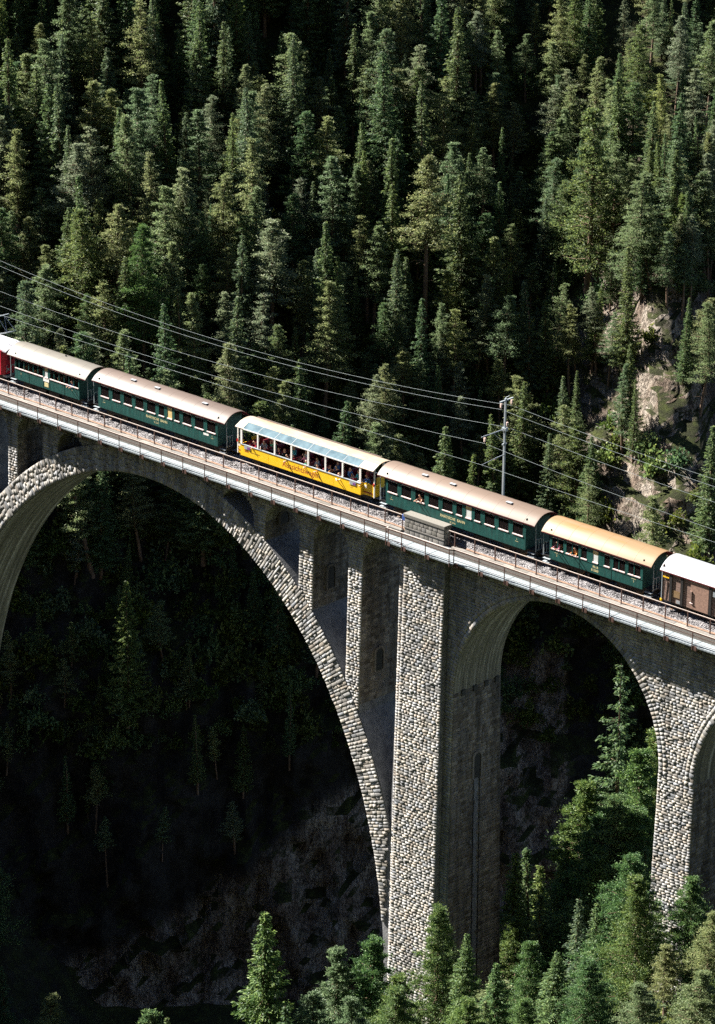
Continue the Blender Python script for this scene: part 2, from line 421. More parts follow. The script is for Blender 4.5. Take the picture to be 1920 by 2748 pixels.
hs = link('hillside', hme); tag(hs, kind='structure')
hs['label'] = 'steep wooded mountainside and rocky gorge wall behind the viaduct'
xs_ = np.concatenate([np.linspace(-1100, -340, 16), np.linspace(-320, -20, 40), np.arange(-16, 100, 1.5), np.linspace(104, 330, 40), np.linspace(360, 1100, 20)])
ys_ = np.concatenate([np.linspace(-1100, -280, 22), np.linspace(-260, -60, 26), np.arange(-56, 66, 1.5), np.linspace(70, 100, 10)])
XX, YY = np.meshgrid(xs_, ys_)
V = np.stack([XX, YY, ground_z(XX, YY)], -1).reshape(-1, 3)
nu, ns = len(xs_), len(ys_)
i0 = (np.arange(ns - 1)[:, None] * nu + np.arange(nu - 1)[None, :]).ravel()
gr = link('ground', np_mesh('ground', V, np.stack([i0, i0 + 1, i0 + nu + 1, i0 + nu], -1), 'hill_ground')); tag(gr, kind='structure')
gr['label'] = 'gorge floor and wooded slopes under the viaduct'

# ------------------------------------------------------------------ viaduct
YF, YB, YC = 0.85, 5.75, 3.30
BAT = 0.02
XC0, HS, ZK, BB, TH = 15.3, 27.5, -2.2, 35.5, 2.25       # main arch: centre, half span, crown, rise, ring thickness
via = thing('stone_viaduct', (0, 0, 0), 'tall rubble stone railway viaduct with a huge main arch crossing the gorge', 'viaduct')
def yf(z, y=YF): return y + BAT * min(z, 0)
def yb(z, y=YB): return y - BAT * min(z, 0)
def ring_pt(th, off=0.0):
    p = np.array([HS * math.sin(th), ZK - BB * (1 - math.cos(th))])
    t = np.array([HS * math.cos(th), -BB * math.sin(th)]); t /= np.hypot(*t)
    n = np.array([-t[1], t[0]])
    q = p + n * off
    return XC0 + q[0], q[1]
_ext = np.array([ring_pt(a, TH) for a in np.linspace(-math.pi / 2, math.pi / 2, 400)])
def E_(x): return np.interp(x, _ext[:, 0], _ext[:, 1], left=-40, right=-40)
def strip(mb, pts_lo, pts_hi, y0=YF, y1=YB, ends=(True, True), mi=(0, 1, 0)):
    """solid between two polylines in the XZ plane, front and back battered"""
    n = len(pts_lo); vs = []
    for (xa, za), (xb, zb) in zip(pts_lo, pts_hi):
        vs += [(xa, yf(za, y0), za), (xb, yf(zb, y0), zb), (xb, yb(zb, y1), zb), (xa, yb(za, y1), za)]
    fr, so = [], []
    for i in range(n - 1):
        a, b_ = 4 * i, 4 * i + 4
        fr += [(a, b_, b_ + 1, a + 1), (a + 3, a + 2, b_ + 2, b_ + 3), (a + 1, b_ + 1, b_ + 2, a + 2)]
        so += [(a, a + 3, b_ + 3, b_)]
    if ends[0]: fr.append((0, 1, 2, 3))
    if ends[1]: a = 4 * n - 4; fr.append((a, a + 3, a + 2, a + 1))
    mb.add(vs, fr, mi[0]); o = len(mb.v) - len(vs)
    for q in so: mb.f.append(tuple(o + i for i in q)); mb.m.append(mi[1])
TOPZ = -0.14
# main arch ring
mb = MB(); ths = np.linspace(-math.pi / 2, math.pi / 2, 121)
lo = [ring_pt(a) for a in ths]; hi = [ring_pt(a, TH) for a in ths]
hi = [(x, min(z, TOPZ)) for x, z in hi]
strip(mb, lo, hi, YF - 0.01, YB + 0.05)
mb.build('main_arch', ['mortar', 'soffit_stone'], via)
OPEN = [(23.5, 27.4), (28.65, 32.5), (34.03, 37.8), (39.35, 43.2), (4.0, 7.4), (-1.13, 2.15), (-6.4, -2.34), (-12.6, -7.9)]
def open_top(x, a, b_): 
    r = (b_ - a) / 2; q = r * r - (x - (a + b_) / 2) ** 2
    return -0.62 - r + math.sqrt(max(q, 0))
mb = MB()
for a, b_ in OPEN:
    an = np.linspace(math.pi, 0, 17); r = (b_ - a) / 2; xc = (a + b_) / 2
    lo = [(xc + r * math.cos(t), max(-0.62 - r + r * math.sin(t), E_(xc + r * math.cos(t)) - 0.3)) for t in an]
    strip(mb, lo, [(x, TOPZ) for x, z in lo], ends=(False, False))
edges = sorted([v_ for o_ in OPEN for v_ in o_])
walls = []
for a, b_ in zip(edges[1::2], edges[2::2]):
    xs = np.linspace(a, b_, max(3, int((b_ - a) / 0.8) + 2)); walls.append((a, b_))
    strip(mb, [(x, E_(x) - 0.6) for x in xs], [(x, TOPZ) for x in xs])
mb.build('spandrel_wall', ['mortar', 'soffit_stone'], via)
# approach arches and piers
def pier_x(x0, x1, z, bx): return x0 + bx * z, x1 - bx * z
def pier(x0, x1, ztop, bx=0.012, zb=-72, y0=YF, y1=YB, topband=True):
    mb = MB(); zs = [TOPZ if topband else ztop, -10.9, zb]
    for za, zc in zip(zs[:-1], zs[1:]):
        if za <= zc: continue
        xa0, xa1 = x0, x1
        if za < -10: xa0, xa1 = x0 + bx * (za + 10.9), x1 - bx * (za + 10.9)
        xc0, xc1 = x0 + bx * (zc + 10.9), x1 - bx * (zc + 10.9)
        if zc > -11: xc0, xc1 = x0, x1
        v = [(xc0, yf(zc, y0), zc), (xc1, yf(zc, y0), zc), (xc1, yb(zc, y1), zc), (xc0, yb(zc, y1), zc), (xa0, yf(za, y0), za), (xa1, yf(za, y0), za), (xa1, yb(za, y1), za), (xa0, yb(za, y1), za)]
        mb.add(v, [(0, 3, 2, 1), (4, 5, 6, 7), (0, 1, 5, 4), (1, 2, 6, 5), (2, 3, 7, 6), (3, 0, 4, 7)])
    return mb
pier(43.2, 49.1, TOPZ).build('pier', 'mortar', via)
pier(-18.5, -13.4, TOPZ, bx=0.0).build('pier', 'mortar', via)
for x0, x1 in ((44.2, 48.3), (-18.3, -14.8)):
    for y0, y1 in ((0.30, 0.86), (5.74, 6.30)):
        mb = MB(); zt, zb = TOPZ, -72; k = 0.012
        vs = []
        for z in (zb, zt):
            xa, xb = x0 + k * z, x1 - k * z * 0.4
            if y0 < 1: vs += [(xa, yf(z, y0), z), (xb, yf(z, y0), z), (xb, y1 + 0.05, z), (xa, y1 + 0.05, z)]
            else: vs += [(xa, y0 - 0.05, z), (xb, y0 - 0.05, z), (xb, yb(z, y1), z), (xa, yb(z, y1), z)]
        mb.add(vs, [(0, 3, 2, 1), (4, 5, 6, 7), (0, 1, 5, 4), (1, 2, 6, 5), (2, 3, 7, 6), (3, 0, 4, 7)]).build('buttress', 'mortar', via)
ARCH2 = [(59.1, 10.0, -10.9), (82.3, 10.0, -10.9), (105.5, 10.0, -10.9), (128.7, 10.0, -10.9), (-28.5, 10.0, -10.9), (-51.7, 10.0, -10.9)]
for xc, r, zc in ARCH2:
    mb = MB(); an = np.linspace(math.pi, 0, 41)
    lo = [(xc + r * math.cos(t), zc + r * math.sin(t)) for t in an]
    strip(mb, lo, [(x, TOPZ) for x, z in lo], ends=(False, False))
    mb.build('side_arch', ['mortar', 'soffit_stone'], via)
for x0, x1 in ((69.1, 72.3), (92.3, 95.5), (115.5, 118.7), (138.7, 150), (-41.7, -38.5), (-72, -61.7)):
    pier(x0, x1, TOPZ).build('pier', 'mortar', via)

# ---- stones: twelve rough block shapes, front faces toward -Y, unit size
def stone_shape(seed, n=4):
    r = np.random.default_rng(seed)
    g = np.linspace(-0.5, 0.5, n); a, b_ = np.meshgrid(g, g)
    inner = (np.abs(a) < 0.45) & (np.abs(b_) < 0.45)
    a2 = a * 1.0 + r.normal(0, 0.01, a.shape); b2 = b_ * 0.99 + r.normal(0, 0.012, a.shape)
    a2 = np.where(inner, a * 2.68 + r.normal(0, 0.022, a.shape), a2); b2 = np.where(inner, b_ * 2.55 + r.normal(0, 0.025, a.shape), b2)
    tx, ty = r.normal(0.1, 0.5), r.normal(0, 0.4)
    d = np.where(inner, -(0.60 + tx * a + ty * b_ + 0.30 * r.random(a.shape)), 0.05)
    V = np.stack([a2, d, b2], -1).reshape(-1, 3)
    i = (np.arange(n - 1)[:, None] * n + np.arange(n - 1)[None, :]).ravel()
    F = np.stack([i, i + 1, i + n + 1, i + n], -1)
    return V, F
SH = [stone_shape(100 + i) for i in range(12)]
stones = []      # (centre, s_dir, n_dir(outward), t_dir, w, h, d)
def add_stone(c, s, n, t, w_, h_, d_): stones.append((np.array(c, float), np.array(s, float), np.array(n, float), np.array(t, float), w_, h_, d_))
def solid_front(x, z):
    """rubble wall (not ring, not opening) in the spandrel plane"""
    if z > -0.25: return False
    if 43.95 < x < 48.35 or -17.75 < x < -13.3: return False
    if -12.6 < x < 43.2:
        if z < E_(x) : return False
        for a, b_ in OPEN:
            if a < x < b_ and z < open_top(x, a, b_): return False
        return True
    for xc, r, zc in ARCH2:
        if abs(x - xc) < r + 0.75:
            if z > zc and math.hypot(x - xc, z - zc) < r + 0.75: return False
            if z <= zc and abs(x - xc) < r: return False
    return True
z = -0.32
while z > -56:
    h = rng.uniform(0.20, 0.27); zc = z - h / 2
    xs = np.arange(-18, 96, 0.06)
    mk = np.array([solid_front(x + (0.012 * (zc + 10.9) * (-1 if x > 48.5 else 1) if False else 0), zc) for x in xs])
    dd = np.diff(np.concatenate([[0], mk.astype(int), [0]])); st, en = np.where(dd == 1)[0], np.where(dd == -1)[0]
    for a, b_ in zip(st, en):
        x0, x1 = xs[a] - 0.02, xs[min(b_, len(xs) - 1)] - 0.02
        if x1 - x0 < 0.15: continue
        if zc < -10.9 and x0 > 49: 
            k = 0.012 * (-(zc + 10.9)); x0 -= k; x1 += k
        x = x0
        while x < x1 - 0.02:
            w_ = rng.uniform(0.26, 0.60)
            if x1 - x - w_ < 0.2: w_ = x1 - x if x1 - x < 0.6 else (x1 - x) / 2
            yy = yf(zc) - 0.015
            add_stone((x + w_ / 2, yy, zc), (1, 0, 0), (0, -1, 0), (0, 0, 1), w_, h, rng.uniform(0.055, 0.105))
            x += w_
    z -= h
# buttress fronts (dressed larger courses)
for X0, X1 in ((44.2, 48.3), (-17.7, -13.6)):
    z = -0.3
    while z > -56:
        h = rng.uniform(0.20, 0.28); zc = z - h / 2; x0, x1 = X0 + 0.012 * zc, X1 - 0.012 * zc * 0.4; x = x0
        while x < x1 - 0.02:
            w_ = rng.uniform(0.28, 0.60)
            if x1 - x - w_ < 0.2: w_ = x1 - x if x1 - x < 0.6 else (x1 - x) / 2
            add_stone((x + w_ / 2, yf(zc, 0.285), zc), (1, 0, 0), (0, -1, 0), (0, 0, 1), w_, h, rng.uniform(0.055, 0.105)); x += w_
        z -= h
# pier flanks that face right, spandrel wall flanks
flank = []
def flank_face(X, y0, y1, z0, z1, dx=0.0, hole=None, d=0.055):
    z = z0
    while z > z1:
        h = rng.uniform(0.24, 0.34); zc = z - h / 2; a, b_ = yf(zc, y0), yb(zc, y1); y = a
        while y < b_ - 0.02:
            w_ = rng.uniform(0.32, 0.7)
            if b_ - y - w_ < 0.3: w_ = b_ - y if b_ - y < 0.95 else (b_ - y) / 2
            cy = y + w_ / 2
            if not (hole and hole(cy, zc)):
                flank.append((np.array((X + dx * min(zc + 10.9, 0) * -1, cy, zc)), np.array((0, 1, 0.)), np.array((1., 0, 0)), np.array((0, 0, 1.)), w_, h, d)); 
            y += w_
        z -= h
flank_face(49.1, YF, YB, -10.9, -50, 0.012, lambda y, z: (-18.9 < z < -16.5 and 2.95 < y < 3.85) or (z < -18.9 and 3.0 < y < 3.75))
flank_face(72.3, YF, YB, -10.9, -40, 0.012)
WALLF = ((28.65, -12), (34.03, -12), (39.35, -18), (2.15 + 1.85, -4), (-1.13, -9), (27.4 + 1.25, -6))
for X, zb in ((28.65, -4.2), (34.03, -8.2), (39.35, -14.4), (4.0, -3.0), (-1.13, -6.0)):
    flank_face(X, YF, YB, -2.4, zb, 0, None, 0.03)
# voussoirs of the main arch, radial courses
rings = []
L = 0; th = -math.pi / 2
while th < math.pi / 2 - 0.004:
    spd = math.hypot(HS * math.cos(th), BB * math.sin(th)); pitch = rng.uniform(0.22, 0.32); d = pitch / spd; tm = th + d / 2
    x, z_ = ring_pt(tm); xo, zo = ring_pt(tm, 1.0); n = np.array([xo - x, 0, zo - z_]); t = np.array([n[2], 0, -n[0]])
    o = 0.02
    while o < TH - 0.05:
        ln = rng.uniform(0.30, 0.75)
        if TH - o - ln < 0.3: ln = TH - o
        cx, cz = ring_pt(tm, o + ln / 2); k = 1 + (o + ln / 2) / 32
        if cz < -0.25 and not (cx > 43.1 + 0.012 * cz and cz < -20 or cx < -12.6): rings.append((np.array((cx, yf(cz, YF - 0.07), cz)), t, np.array((0, -1., 0)), n, pitch * k * 1.02, ln, rng.uniform(0.06, 0.12)))
        o += ln
    th += d
for xc, r, zc in ARCH2[:2]:
    th = 0.0
    while th < math.pi:
        pitch = rng.uniform(0.28, 0.36); d = pitch / (r + 0.4); tm = th + d / 2; o = 0.0
        n = np.array([math.cos(tm), 0, math.sin(tm)]); t = np.array([n[2], 0, -n[0]])
        for ln in (0.42, 0.38):
            ro = r + o + ln / 2; cz = zc + ro * math.sin(tm)
            rings.append((np.array((xc + ro * math.cos(tm), yf(cz, YF - 0.03), cz)), t, np.array((0, -1., 0)), n, pitch, ln, rng.uniform(0.055, 0.105))); o += ln
        th += d
CAMN = np.array(CAM)
def emit(lst, name, mat, stuff_name, n_single=300):
    size = [a[4] * a[5] / ((a[0] - CAMN) @ (a[0] - CAMN)) if visible_px(a[0]) else 0 for a in lst]
    order = np.argsort(size)[::-1] if n_single else []
    single = set(order[:n_single].tolist())
    tmpl = [np_mesh(name + '_shape', V, F, mat) for V, F in SH] if n_single else None
    VV, FF, o = [], [], 0
    for i, (c, s, nn_, t, w_, h_, d_) in enumerate(lst):
        k = int(rng.integers(12)); flip = -1 if rng.random() < 0.5 else 1
        if i in single:
            ob = link(name, tmpl[k], via)
            M = Matrix(((s[0] * w_, -nn_[0] * d_, t[0] * h_, c[0]), (s[1] * w_, -nn_[1] * d_, t[1] * h_, c[1]), (s[2] * w_, -nn_[2] * d_, t[2] * h_, c[2]), (0, 0, 0, 1)))
            ob.matrix_local = M
        else:
            V, F = SH[k]
            P = c + np.outer(V[:, 0] * w_, s) - np.outer(V[:, 1] * d_, nn_) + np.outer(V[:, 2] * h_, t)
            VV.append(P); FF.append(F + o); o += len(V)
    ob = link(stuff_name, np_mesh(stuff_name, np.concatenate(VV), np.concatenate(FF), mat), via); ob['kind'] = 'stuff'
    return ob
def visible_px(p):
    d = Vector(p) - CAM; dep = d.dot(fwd); x = 9189 * d.dot(r2) / dep; y = 9189 * d.dot(u2) / dep
    return abs(x) < 960 and abs(y) < 1374
emit(stones, 'stone', 'rubble_stone', 'stone_facing')
emit(rings, 'arch_stone', 'rubble_stone', 'arch_stone_facing')
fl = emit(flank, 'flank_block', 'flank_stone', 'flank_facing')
# niches, putlog holes and the pair of grooves on the right flank of the big pier; black pieces painted for the shade inside
for X, y0, y1, z0, z1 in ((34.03, 2.25, 3.06, -6.95, -5.1), (39.35, 2.23, 3.07, -12.35, -10.5), (28.65, 2.35, 3.3, -3.0, -2.0), (49.14, 3.0, 3.8, -18.6, -16.5)):
    mb = MB(); r = (y1 - y0) / 2; yc = (y0 + y1) / 2
    pts = [(y0, z0), (y1, z0)] + [(yc + r * math.cos(a), z1 - r + r * math.sin(a)) for a in np.linspace(0, math.pi, 9)]
    k = len(pts)
    mb.add([(X + 0.10, y, z) for y, z in pts] + [(X + 0.02, y, z) for y, z in pts], [tuple(range(k))])
    mb.build('niche_shade', 'black_metal', via)
    m2 = MB(); po = [(yc + (y - yc) * 1.45, z0 - 0.02 if z == z0 else z + 0.2) for y, z in pts]
    m2.add([(X + 0.16, y, z) for y, z in pts] + [(X + 0.16, y, z) for y, z in po] + [(X + 0.0, y, z) for y, z in pts] + [(X, y, z) for y, z in po],
           [(i, (i + 1) % k, k + (i + 1) % k, k + i) for i in range(1, k)] + [(i, 2 * k + i, 2 * k + (i + 1) % k, (i + 1) % k) for i in range(1, k)] + [(k + i, k + (i + 1) % k, 3 * k + (i + 1) % k, 3 * k + i) for i in range(1, k)])
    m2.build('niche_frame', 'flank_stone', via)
for y in (1.7, 3.0, 4.3, 5.5):
    MB().box(49.0, 49.22, y - 0.2, y + 0.2, -11.25, -10.8).build('putlog_shade', 'black_metal', via)
for y in (3.02, 3.72):
    mb = MB(); vs = []
    mb.bar((49.22, y, -18.6), (49.58, y, -48), 0.07, 0.07); mb.build('groove_shade', 'black_metal', via)
MB().add([(49.16, 3.05, -18.6), (49.16, 3.69, -18.6), (49.5, 3.69, -48), (49.5, 3.05, -48)], [(0, 1, 2, 3)]).build('groove_back', 'flank_stone', via)
# the masonry faces stand flush with the parapet under the track side edge of the walkway
for ch in via.children:
    ch.location = ch.location + Vector((-0.29, 0.30, -0.15))
# ------------------------------------------------------------------ deck
X0, X1 = -70, 148
mb = MB()
mb.box(X0, X1, 1.12, 5.80, -0.31, 0.44)
mb.build('deck_slab', 'mortar', via)
MB().box(X0, X1, 1.105, 1.118, 0.0, 0.44).build('parapet_face', 'coping_stone', via)
# verge strips and ballast
pr = [(1.52, 0.50), (1.80, 0.52), (2.0, 0.62), (2.35, 0.86), (2.9, 0.93), (4.0, 0.93), (4.55, 0.86), (4.9, 0.62), (5.1, 0.5)]
xs = np.arange(-14, 90, 0.22); nP = len(pr)
bx_, by_ = np.meshgrid(xs, np.arange(0, nP - 1 + 1e-6, 0.25))
yy = np.interp(by_, range(nP), [p[0] for p in pr]); zz = np.interp(by_, range(nP), [p[1] for p in pr])
amp = sstep(yy, 1.8, 2.1) * (1 - sstep(yy, 4.7, 5.0))
zz = zz + amp * 0.10 * fbm(bx_ * 2.3, yy * 2.3, 77, 4) + amp * 0.05 * rng.random(zz.shape)
yy = yy + amp * 0.06 * fbm(bx_ * 0.9, yy, 78, 3)
nu, ns = len(xs), bx_.shape[0]
i0 = (np.arange(ns - 1)[:, None] * nu + np.arange(nu - 1)[None, :]).ravel()
F = np.stack([i0, i0 + 1, i0 + nu + 1, i0 + nu], -1)
me = np_mesh('ballast', np.stack([bx_, yy, zz], -1).reshape(-1, 3), F, ['ballast', 'verge'])
cy_ = yy.ravel()[F].mean(1); me.polygons.foreach_set('material_index', (cy_ < 1.88).astype(np.int32))
bal = link('ballast', me); tag(bal, 'grey crushed stone ballast with a brown leaf littered verge under the train', kind='stuff')
# individual ballast pebbles spilled along the shoulder
VV, FF, o = [], [], 0
oct_v = np.array([(1, 0, 0), (-1, 0, 0), (0, 1, 0), (0, -1, 0), (0, 0, 1), (0, 0, -1)], float)
oct_f = np.array([(0, 2, 4), (2, 1, 4), (1, 3, 4), (3, 0, 4), (2, 0, 5), (1, 2, 5), (3, 1, 5), (0, 3, 5)])
for i in range(9000):
    x = rng.uniform(-5, 76); y = 1.95 + abs(rng.normal(0, 0.28)) + rng.uniform(0, 0.25)
    z = float(np.interp(y, [p[0] for p in pr], [p[1] for p in pr])) + 0.03
    q = oct_v * rng.uniform(0.025, 0.065, (1, 3)) * rng.uniform(0.8, 1.2, (6, 1)); a = rng.uniform(0, 6.28)
    q = np.stack([q[:, 0] * math.cos(a) - q[:, 1] * math.sin(a), q[:, 0] * math.sin(a) + q[:, 1] * math.cos(a), q[:, 2]], -1) + (x, y, z)
    VV.append(q); FF.append(oct_f + o); o += 6
pb = link('ballast_pebbles', np_mesh('ballast_pebbles', np.concatenate(VV), np.concatenate(FF), 'ballast'), bal); pb['kind'] = 'stuff'
# coping stones along both sides
for side, y0, y1 in (('f', 1.12, 1.50), ('b', 5.12, 5.50)):
    x = -14.0
    tm = MB().box(0, 1, 0, y1 - y0, 0, 0.17).mesh('coping_stone', 'coping_stone')
    while x < 88:
        l = 1.25 + rng.uniform(-0.1, 0.1)
        if not (side == 'f' and 42.6 < x + l / 2 < 47.6):
            o_ = link('coping_stone', tm, via, (x, y0 + rng.uniform(-0.012, 0.012), 0.445 + rng.uniform(-0.008, 0.008))); o_.scale = (l - 0.02, 1, 1)
        x += l
# walkway: slabs, one bay per post
JL, JR, JY = 42.68, 49.30, -0.24
POSTS = [k * 2.5114 for k in range(-12, 18)] + [49.39 + 2.5114 * k for k in range(0, 14)]
bays = [(a, a + 2.5114, 0.0) for a in POSTS if a < 40.5] + [(JL + 0.02, 44.30, JY), (44.30, 46.73, JY), (46.73, JR + 0.16, JY)] + [(a, a + 2.5114, 0.0) for a in POSTS if a > 49]
smesh = {}
for a, b_, y in bays:
    L = round(b_ - a - 0.02, 3)
    if (L, y) not in smesh:
        mb = MB(); n = 0.36
        mb.box(n, L, 0.0, 1.10 - y, -0.10, 0.0); mb.box(0.03, n, 0.16, 1.10 - y, -0.10, 0.0)
        smesh[(L, y)] = mb.mesh('walkway_slab', 'walkway_slab')
    link('walkway_slab', smesh[(L, y)], via, (a + 0.01, y + 0.02, rng.uniform(-0.006, 0.006)))
bm_ = MB().box(0.04, 0.38, 0.0, 0.15, -0.30, -0.03).bar((0.2, 0.08, -0.3), (0.2, 0.85, -0.75), 0.10, 0.10).mesh('walkway_bracket', 'railing_dark')
for a, b_, y in bays: link('walkway_bracket', bm_, via, (a, y - 0.01, 0))

# ------------------------------------------------------------------ railings
wr = thing('walkway_railing', (0, 0, 0), 'thin dark metal railing along the outer edge of the pale walkway', 'railing')
pm = MB().box(-0.035, 0.035, -0.035, 0.0, -0.29, 1.06).box(-0.035, -0.02, -0.035, 0.035, -0.1, 1.06).mesh('post', 'railing_dark')
allp = [(x, 0.0) for x in POSTS if x < 42] + [(42.70, 0.0), (42.66, JY), (44.30, JY), (46.73, JY), (49.14, JY), (49.39, 0.0)] + [(x, 0.0) for x in POSTS if x > 50]
for x, y in allp: link('post', pm, wr, (x, y, 0))
segs = [((-31, 0), (42.70, 0)), ((42.70, 0), (42.66, JY)), ((42.66, JY), (49.14, JY)), ((49.14, JY), (49.39, 0)), ((49.39, 0), (84, 0))]
def rail(nm, mat, z, w_, h_, parent, sg, dy=0.0):
    mb = MB()
    for (xa, ya), (xb, yb_) in sg: mb.bar((xa - 0.02, ya + dy, z), (xb + 0.02, yb_ + dy, z), w_, h_)
    return mb.build(nm, mat, parent)
rail('top_rail', 'railing_dark', 1.065, 0.075, 0.105, wr, segs, 0.004)
rail('lit_rail_strip', 'railing_lit_top', 1.124, 0.085, 0.014, wr, segs, 0.004)  # added pale strip, paints the sunlit top of the rail
rail('middle_rail', 'railing_dark', 0.80, 0.026, 0.026, wr, segs)
rail('cable', 'railing_dark', 0.74, 0.018, 0.018, wr, segs)
rail('lower_rail', 'railing_dark', 0.26, 0.024, 0.024, wr, segs)
tr_ = thing('track_railing', (0, 0, 0), 'dark metal railing with a pale top rail between the walkway and the train', 'railing')
pm2 = MB().box(-0.04, 0.04, -0.03, 0.03, 0.60, 1.74).box(-0.07, 0.07, -0.05, 0.05, 0.60, 0.64).mesh('post', 'railing_dark')
ups = [-0.81 + 2.009 * k for k in range(-15, 20)] + [39.23, 41.0, 42.81] + [48.18 + 2.02 * k for k in range(0, 19)]
for x in ups: link('post', pm2, tr_, (x, 1.40, 0))
for nm, mat, z, w_, h_ in (('top_rail', 'railing_dark', 1.735, 0.06, 0.055), ('lit_rail_strip', 'railing_lit_top', 1.770, 0.07, 0.016)):  # second strip again paints the sunlit top
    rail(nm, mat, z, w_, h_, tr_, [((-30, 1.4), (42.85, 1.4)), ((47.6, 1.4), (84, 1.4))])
MB().box(42.80, 43.10, 1.35, 1.5, 1.35, 1.80).build('junction_box', 'blue_enamel', tr_, bev=0.02)
MB().bar((47.6, 1.4, 1.74), (47.55, 1.4, 0.62), 0.06).build('end_loop', 'railing_dark', tr_)

# ------------------------------------------------------------------ refuge block on the pier
rf = thing('masonry_refuge', (45.2, 1.5, 0), 'squared stone refuge wall beside the walkway, at the top of the big pier', 'wall')
def lb(mb, *a): return mb
mb = MB(); mb.box(-2.08, 2.02, -0.18, 0.50, -0.1, 1.72); mb.build('wall_core', 'mortar', rf)
MB().box(-2.16, 2.08, -0.28, 0.56, 1.72, 2.0).build('coping_slab', 'block_stone', rf, bev=0.03)
MB().box(-2.10, 2.04, -0.27, -0.17, 0.86, 0.95).build('ledge', 'coping_stone', rf)
z = 0.02; row = 0
for h in (0.40, 0.42, 0.13, 0.36, 0.36):
    if h == 0.13: z += h; continue
    x = -2.06
    while x < 1.98:
        w_ = rng.uniform(0.38, 0.62)
        if 2.0 - x - w_ < 0.3: w_ = 2.0 - x
        o_ = link('stone', np_mesh('stone', *SH[int(rng.integers(12))], 'block_stone') if row < 1 else bpy.data.meshes['stone'], rf)
        o_.location = (x + w_ / 2, -0.20, z + h / 2); o_.scale = (w_ * 0.98, 0.045, h * 0.98); x += w_; row += 1
    z += h
for y_, z0 in ((0, 0.05), (0, 0.47), (0, 1.0), (0, 1.38)):
    o_ = link('stone', bpy.data.meshes['stone'], rf); o_.location = (2.04, 0.14, z0 + 0.19); o_.rotation_euler = (0, 0, R(90)); o_.scale = (0.6, 0.04, 0.36)
mb = MB(); mb.box(2.07, 2.10, 0.0, 0.05, 1.45, 1.68); mb.box(2.07, 2.10, 0.12, 0.17, 1.45, 1.68); mb.build('number_plate', 'white_paint', rf)

# ------------------------------------------------------------------ track
TY, RZ = 3.45, 1.06
tk = thing('railway_track', (0, 0, 0), 'metre gauge railway track carrying the train across the viaduct', 'track')
for y in (TY - 0.53, TY + 0.53):
    mb = MB(); mb.box(-30, 100, y - 0.03, y + 0.03, RZ - 0.05, RZ); mb.box(-30, 100, y - 0.008, y + 0.008, RZ - 0.12, RZ - 0.05); mb.box(-30, 100, y - 0.055, y + 0.055, RZ - 0.135, RZ - 0.12)
    mb.build('rail', 'rail_steel', tk)
sm = MB().box(-0.12, 0.12, -0.9, 0.9, -0.1, 0.02).mesh('sleeper', 'rail_steel')
for k in range(150): link('sleeper', sm, tk, (-12 + k * 0.65, TY, RZ - 0.145))

# ------------------------------------------------------------------ catenary mast and wires
mast = thing('catenary_mast', (48.85, 5.95, 0), 'tall pale steel catenary mast rising behind the train roof', 'mast')
mb = MB(); mb.bar((0, 0, -1.2), (0, 0, 11.4), 0.17, 0.17, taper=0.75); mb.build('column', 'galvanised', mast)
mb = MB(); mb.bar((0, -0.62, 11.22), (0, 0.85, 11.26), 0.10, 0.10); mb.bar((-0.1, 0.1, 11.4), (0.12, 0.3, 11.55), 0.06); mb.build('crossarm', 'galvanised', mast)
mb = MB(); mb.bar((0, 0.12, 8.99), (0.02, -2.62, 8.96), 0.085, 0.085, 8); mb.bar((0, 0, 8.85), (0, 0, 9.1), 0.4, 0.3); mb.build('bracket_arm', 'galvanised', mast)
mb = MB(); mb.bar((0, 0, 7.84), (0.01, -1.25, 8.95), 0.04); mb.bar((-0.02, -0.22, 7.8), (-0.02, 0.22, 7.8), 0.10); mb.build('brace', 'galvanised', mast)
mb = MB(); mb.bar((0, 0.15, 6.98), (0, -1.0, 6.92), 0.07, 0.07, 8); mb.bar((0, -1.0, 6.92), (0.0, -2.46, 6.76), 0.045, 0.045, 8); mb.build('registration_arm', 'galvanised', mast)
def ins(p, L, par):
    mb = MB(); x, y, z = p
    mb.bar((x, y, z), (x, y, z - L), 0.03)
    for k in range(4): mb.disc((x, y, z - L * (0.25 + 0.15 * k)), 0.09, 0.03, 2, 10)
    mb.build('insulator', 'insulator', par)
ins((0, -0.49, 11.2), 0.55, mast); ins((0, 0.70, 11.24), 0.55, mast); ins((0.02, -2.25, 8.95), 0.56, mast); ins((0, 0.25, 9.55), 0.45, mast)
mb = MB(); mb.bar((0, -1.1, 6.86), (0, -0.9, 6.87), 0.11, 0.11, 8); mb.build('insulator', 'insulator', mast)
WIRES = [('upper supply wire passing furthest behind the mast top', 6.65, 10.69, 8.72, 15.5, 0.00176, 0.00104, 9.53),
         ('second supply wire hung on the near end of the mast crossarm', 5.46, 10.64, 8.80, 16.5, 0.00175, 0.00100, 9.55),
         ('middle feeder wire passing close behind the mast', 6.2, 9.08, 6.86, 8.5, 0.00137, 0.00092, 8.07),
         ('catenary wire hung from the upper mast arm', 3.7, 8.39, 6.86, 10.0, 0.00101, 0.00110, 7.18),
         ('contact wire directly above the train roofs', 3.45, 6.76, 6.42, 10.0, 0.00022, 0.00022, 6.51)]
